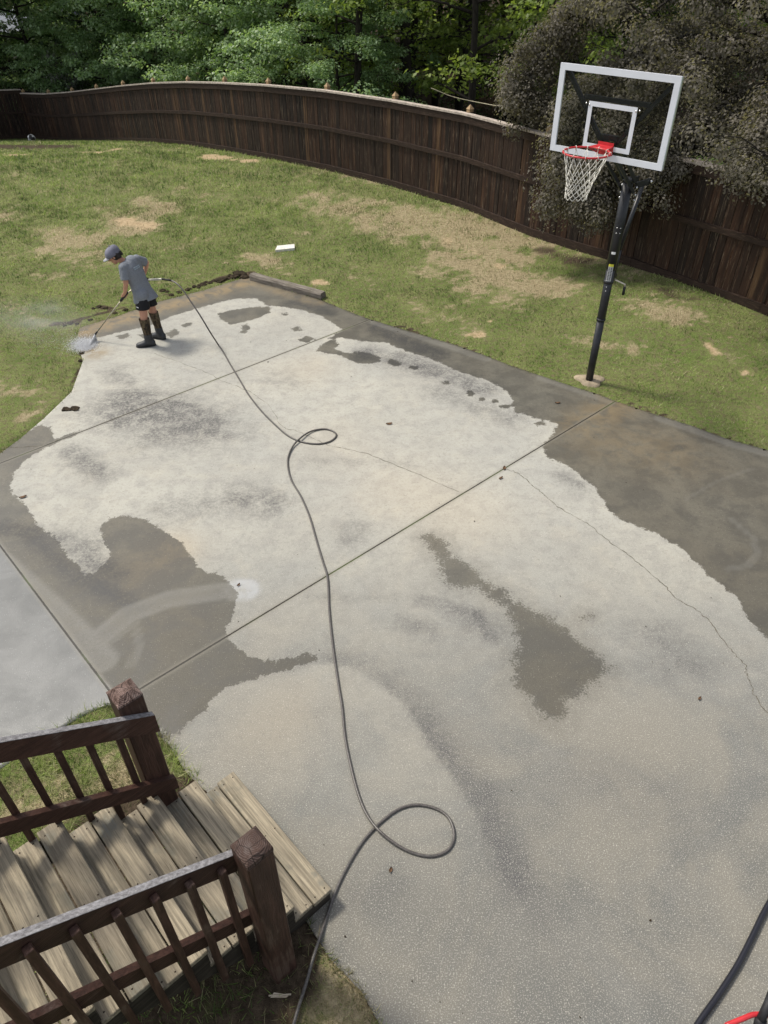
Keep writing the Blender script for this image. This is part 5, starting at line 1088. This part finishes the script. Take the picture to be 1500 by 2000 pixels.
# boughs that hang down over the fence, in front of its boards
for pts in ([(6.6, 14.4, 3.2), (4.9, 14.0, 3.4), (3.6, 13.6, 2.8), (3.15, 13.2, 2.1), (3.1, 12.9, 1.3)], [(6.6, 14.4, 3.0), (5.2, 13.4, 3.1), (4.0, 13.0, 2.6), (3.55, 12.6, 1.9), (3.45, 12.4, 1.25)], [(6.8, 14, 2.9), (5.5, 12.9, 2.7), (4.6, 12.5, 2.2), (4.2, 12.2, 1.75)], [(6.9, 14.2, 3.4), (4.4, 15.0, 4.2), (3.4, 15.2, 3.7), (2.75, 15.2, 2.9), (2.6, 15.0, 2.2)],
            [(7, 13.6, 3.0), (6.1, 12.0, 3.0), (5.6, 11.4, 2.7), (5.4, 11.1, 2.2)], [(7.2, 14, 3.8), (7.4, 12.2, 4.2), (7.6, 10.9, 3.9), (7.8, 10.2, 3.2)], [(7, 14, 4.6), (4.6, 14.2, 5.4), (3.9, 14.2, 5.0), (3.4, 14.1, 4.0)]):
    P = [Vector(p)-base for p in catmull(pts, 4)]; m.tube(P, [.045*(1-.85*i/len(P))+.004 for i in range(len(P))], 6)
    for i, p in enumerate(P[4:]):
        tips.append(p)
        for q in range(7): tips.append(p+Vector((r_.uniform(-.38, .38), r_.uniform(-.3, .3), r_.uniform(-.35, .2))))
m.build('trunk', M_bark, root)
C = np.array([t_[:] for t_ in tips]); rr_ = np.random.default_rng(8); R = rr_.uniform(.16, .44, len(C))
wz = C[:, 2]+base.z; wx = C[:, 0]+base.x
redm = (wz > 4.2) & (wx < 5.2+.5*rr_.normal(size=len(C)))
for nm, sel, mat_, sd__ in (('crown', ~redm, M_leafP, 401), ('reddish_crown', redm, M_leafR, 402)):
    V, F, T = leaves(C[sel], R[sel], 230, .05, sd__, .85, .3, .5, .9); o = np_mesh(nm, V, F, mat_, root, dict(rnd=T))
    if nm == 'reddish_crown': o['label'] = 'reddish brown upper left part of the crown'
# low bushes
def bush(name, x, y, r, h, n, per, size, mat, label, seed):
    rd = np.random.default_rng(seed); C = rd.normal(0, 1, (n, 3)); C /= np.linalg.norm(C, axis=1)[:, None]; C *= (rd.random(n)**.5)[:, None]; C = C*np.array([r, r, h*.5])+np.array([0, 0, h*.5])
    root = empty(name, (x, y, float(gz(x, y)))); tag(root, label, 'bush'); m = MB()
    for i in range(10):
        c_ = C[i]; m.tube([(0, 0, -.05), (c_[0]*.4, c_[1]*.4, c_[2]*.6), tuple(c_)], [.03, .018, .006], 5)
    m.build('stem', M_bark, root); V, F, T = leaves(C, rd.uniform(.15, .35, n)*max(r, .8), per, size, seed, .7, .2); np_mesh('foliage', V, F, mat, root, dict(rnd=T))
bush('flowering_shrub', -14.6, 38.9, 1.3, 3.4, 60, 60, .12, M_leafG, 'pale grey shrub rising behind the left end of the fence', 1)
bush('green_bush', -.2, 22.3, 1.5, 1.8, 60, 70, .10, M_leafA, 'low bright green bush right behind the fence top near the middle', 2)
bush('green_bush', 4.6, 16.6, .9, 1.6, 40, 60, .08, M_leafB, 'low green bush behind the fence beside the plum tree', 3)
bush('green_bush', 9.6, 13.2, 1.3, 1.6, 60, 70, .08, M_leafB, 'sunlit green bush seen under the plum tree at the right edge', 4)
# dense undergrowth and crowns that read as one mass far back
rd = np.random.default_rng(77); n = 1500; x = rd.uniform(-50, 45, n); y = rd.uniform(66, 80, n)+np.abs(x)*-.25; z = gz(x, y)+rd.random(n)**1.2*13
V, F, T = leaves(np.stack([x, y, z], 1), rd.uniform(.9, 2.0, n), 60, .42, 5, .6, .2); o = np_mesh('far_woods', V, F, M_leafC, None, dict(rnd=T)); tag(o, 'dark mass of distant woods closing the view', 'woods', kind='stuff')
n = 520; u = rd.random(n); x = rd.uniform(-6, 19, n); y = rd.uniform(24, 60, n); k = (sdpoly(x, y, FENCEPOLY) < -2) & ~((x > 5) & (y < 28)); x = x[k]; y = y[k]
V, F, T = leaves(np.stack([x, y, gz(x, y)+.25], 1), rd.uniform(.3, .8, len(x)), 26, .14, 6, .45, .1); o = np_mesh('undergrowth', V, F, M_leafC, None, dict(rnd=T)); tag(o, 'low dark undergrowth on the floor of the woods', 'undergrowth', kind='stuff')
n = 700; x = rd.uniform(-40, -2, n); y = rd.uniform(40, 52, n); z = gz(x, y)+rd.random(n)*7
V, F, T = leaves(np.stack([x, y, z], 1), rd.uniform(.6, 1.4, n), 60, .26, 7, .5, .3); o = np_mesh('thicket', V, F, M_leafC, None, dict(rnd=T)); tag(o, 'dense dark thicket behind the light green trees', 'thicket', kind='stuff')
# fallen pole lying across the brush behind the fence
a = YP(888, 190, 21.5); b = YP(965, 206, 19.5); c_ = YP(1012, 214, 18.6); m = MB(); m.tube([Vector(p) for p in catmull([a-np.array([.6, -.4, -.15]), a, b, c_, c_+np.array([1.5, -.4, -.9])], 4)], .011, 6)
o = m.build('fallen_branch', simple('pale_branch', (.34, .31, .22), .8, .2, var=.2)); tag(o, 'thin pale bare branch leaning behind the fence by the plum tree', 'branch')
# little outbuilding roof showing through the leaves at the upper left
sp_ = YP(66, 62, 52.0); shed = empty('shed', (sp_[0]-.4, 52.0, float(gz(sp_[0], 52)))); tag(shed, 'dark shed with a blue grey roof half hidden by trees at the upper left', 'shed')
zr = sp_[2]-shed.location.z; M_sh = simple('dark_shed_wall', (.02, .02, .022), .8, .3); M_shr = simple('blue_grey_roof', (.13, .15, .20), .5, .5, var=.2)
m = MB(); m.box(-2.2, 2.2, 0, 3, -.2, zr-.1); m.build('wall', M_sh, shed)
m = MB(); m.hexa([(-2.5, -.4, zr-.12), (2.5, -.4, zr-.12), (2.5, 3.3, zr+.8), (-2.5, 3.3, zr+.8), (-2.5, -.4, zr+.0), (2.5, -.4, zr+.0), (2.5, 3.3, zr+.92), (-2.5, 3.3, zr+.92)]); m.build('roof', M_shr, shed)
m = MB(); m.box(-.5, .5, -.03, .0, .0, 2.0); m.build('door', simple('shed_door', (.05, .05, .05), .7, .3), shed)
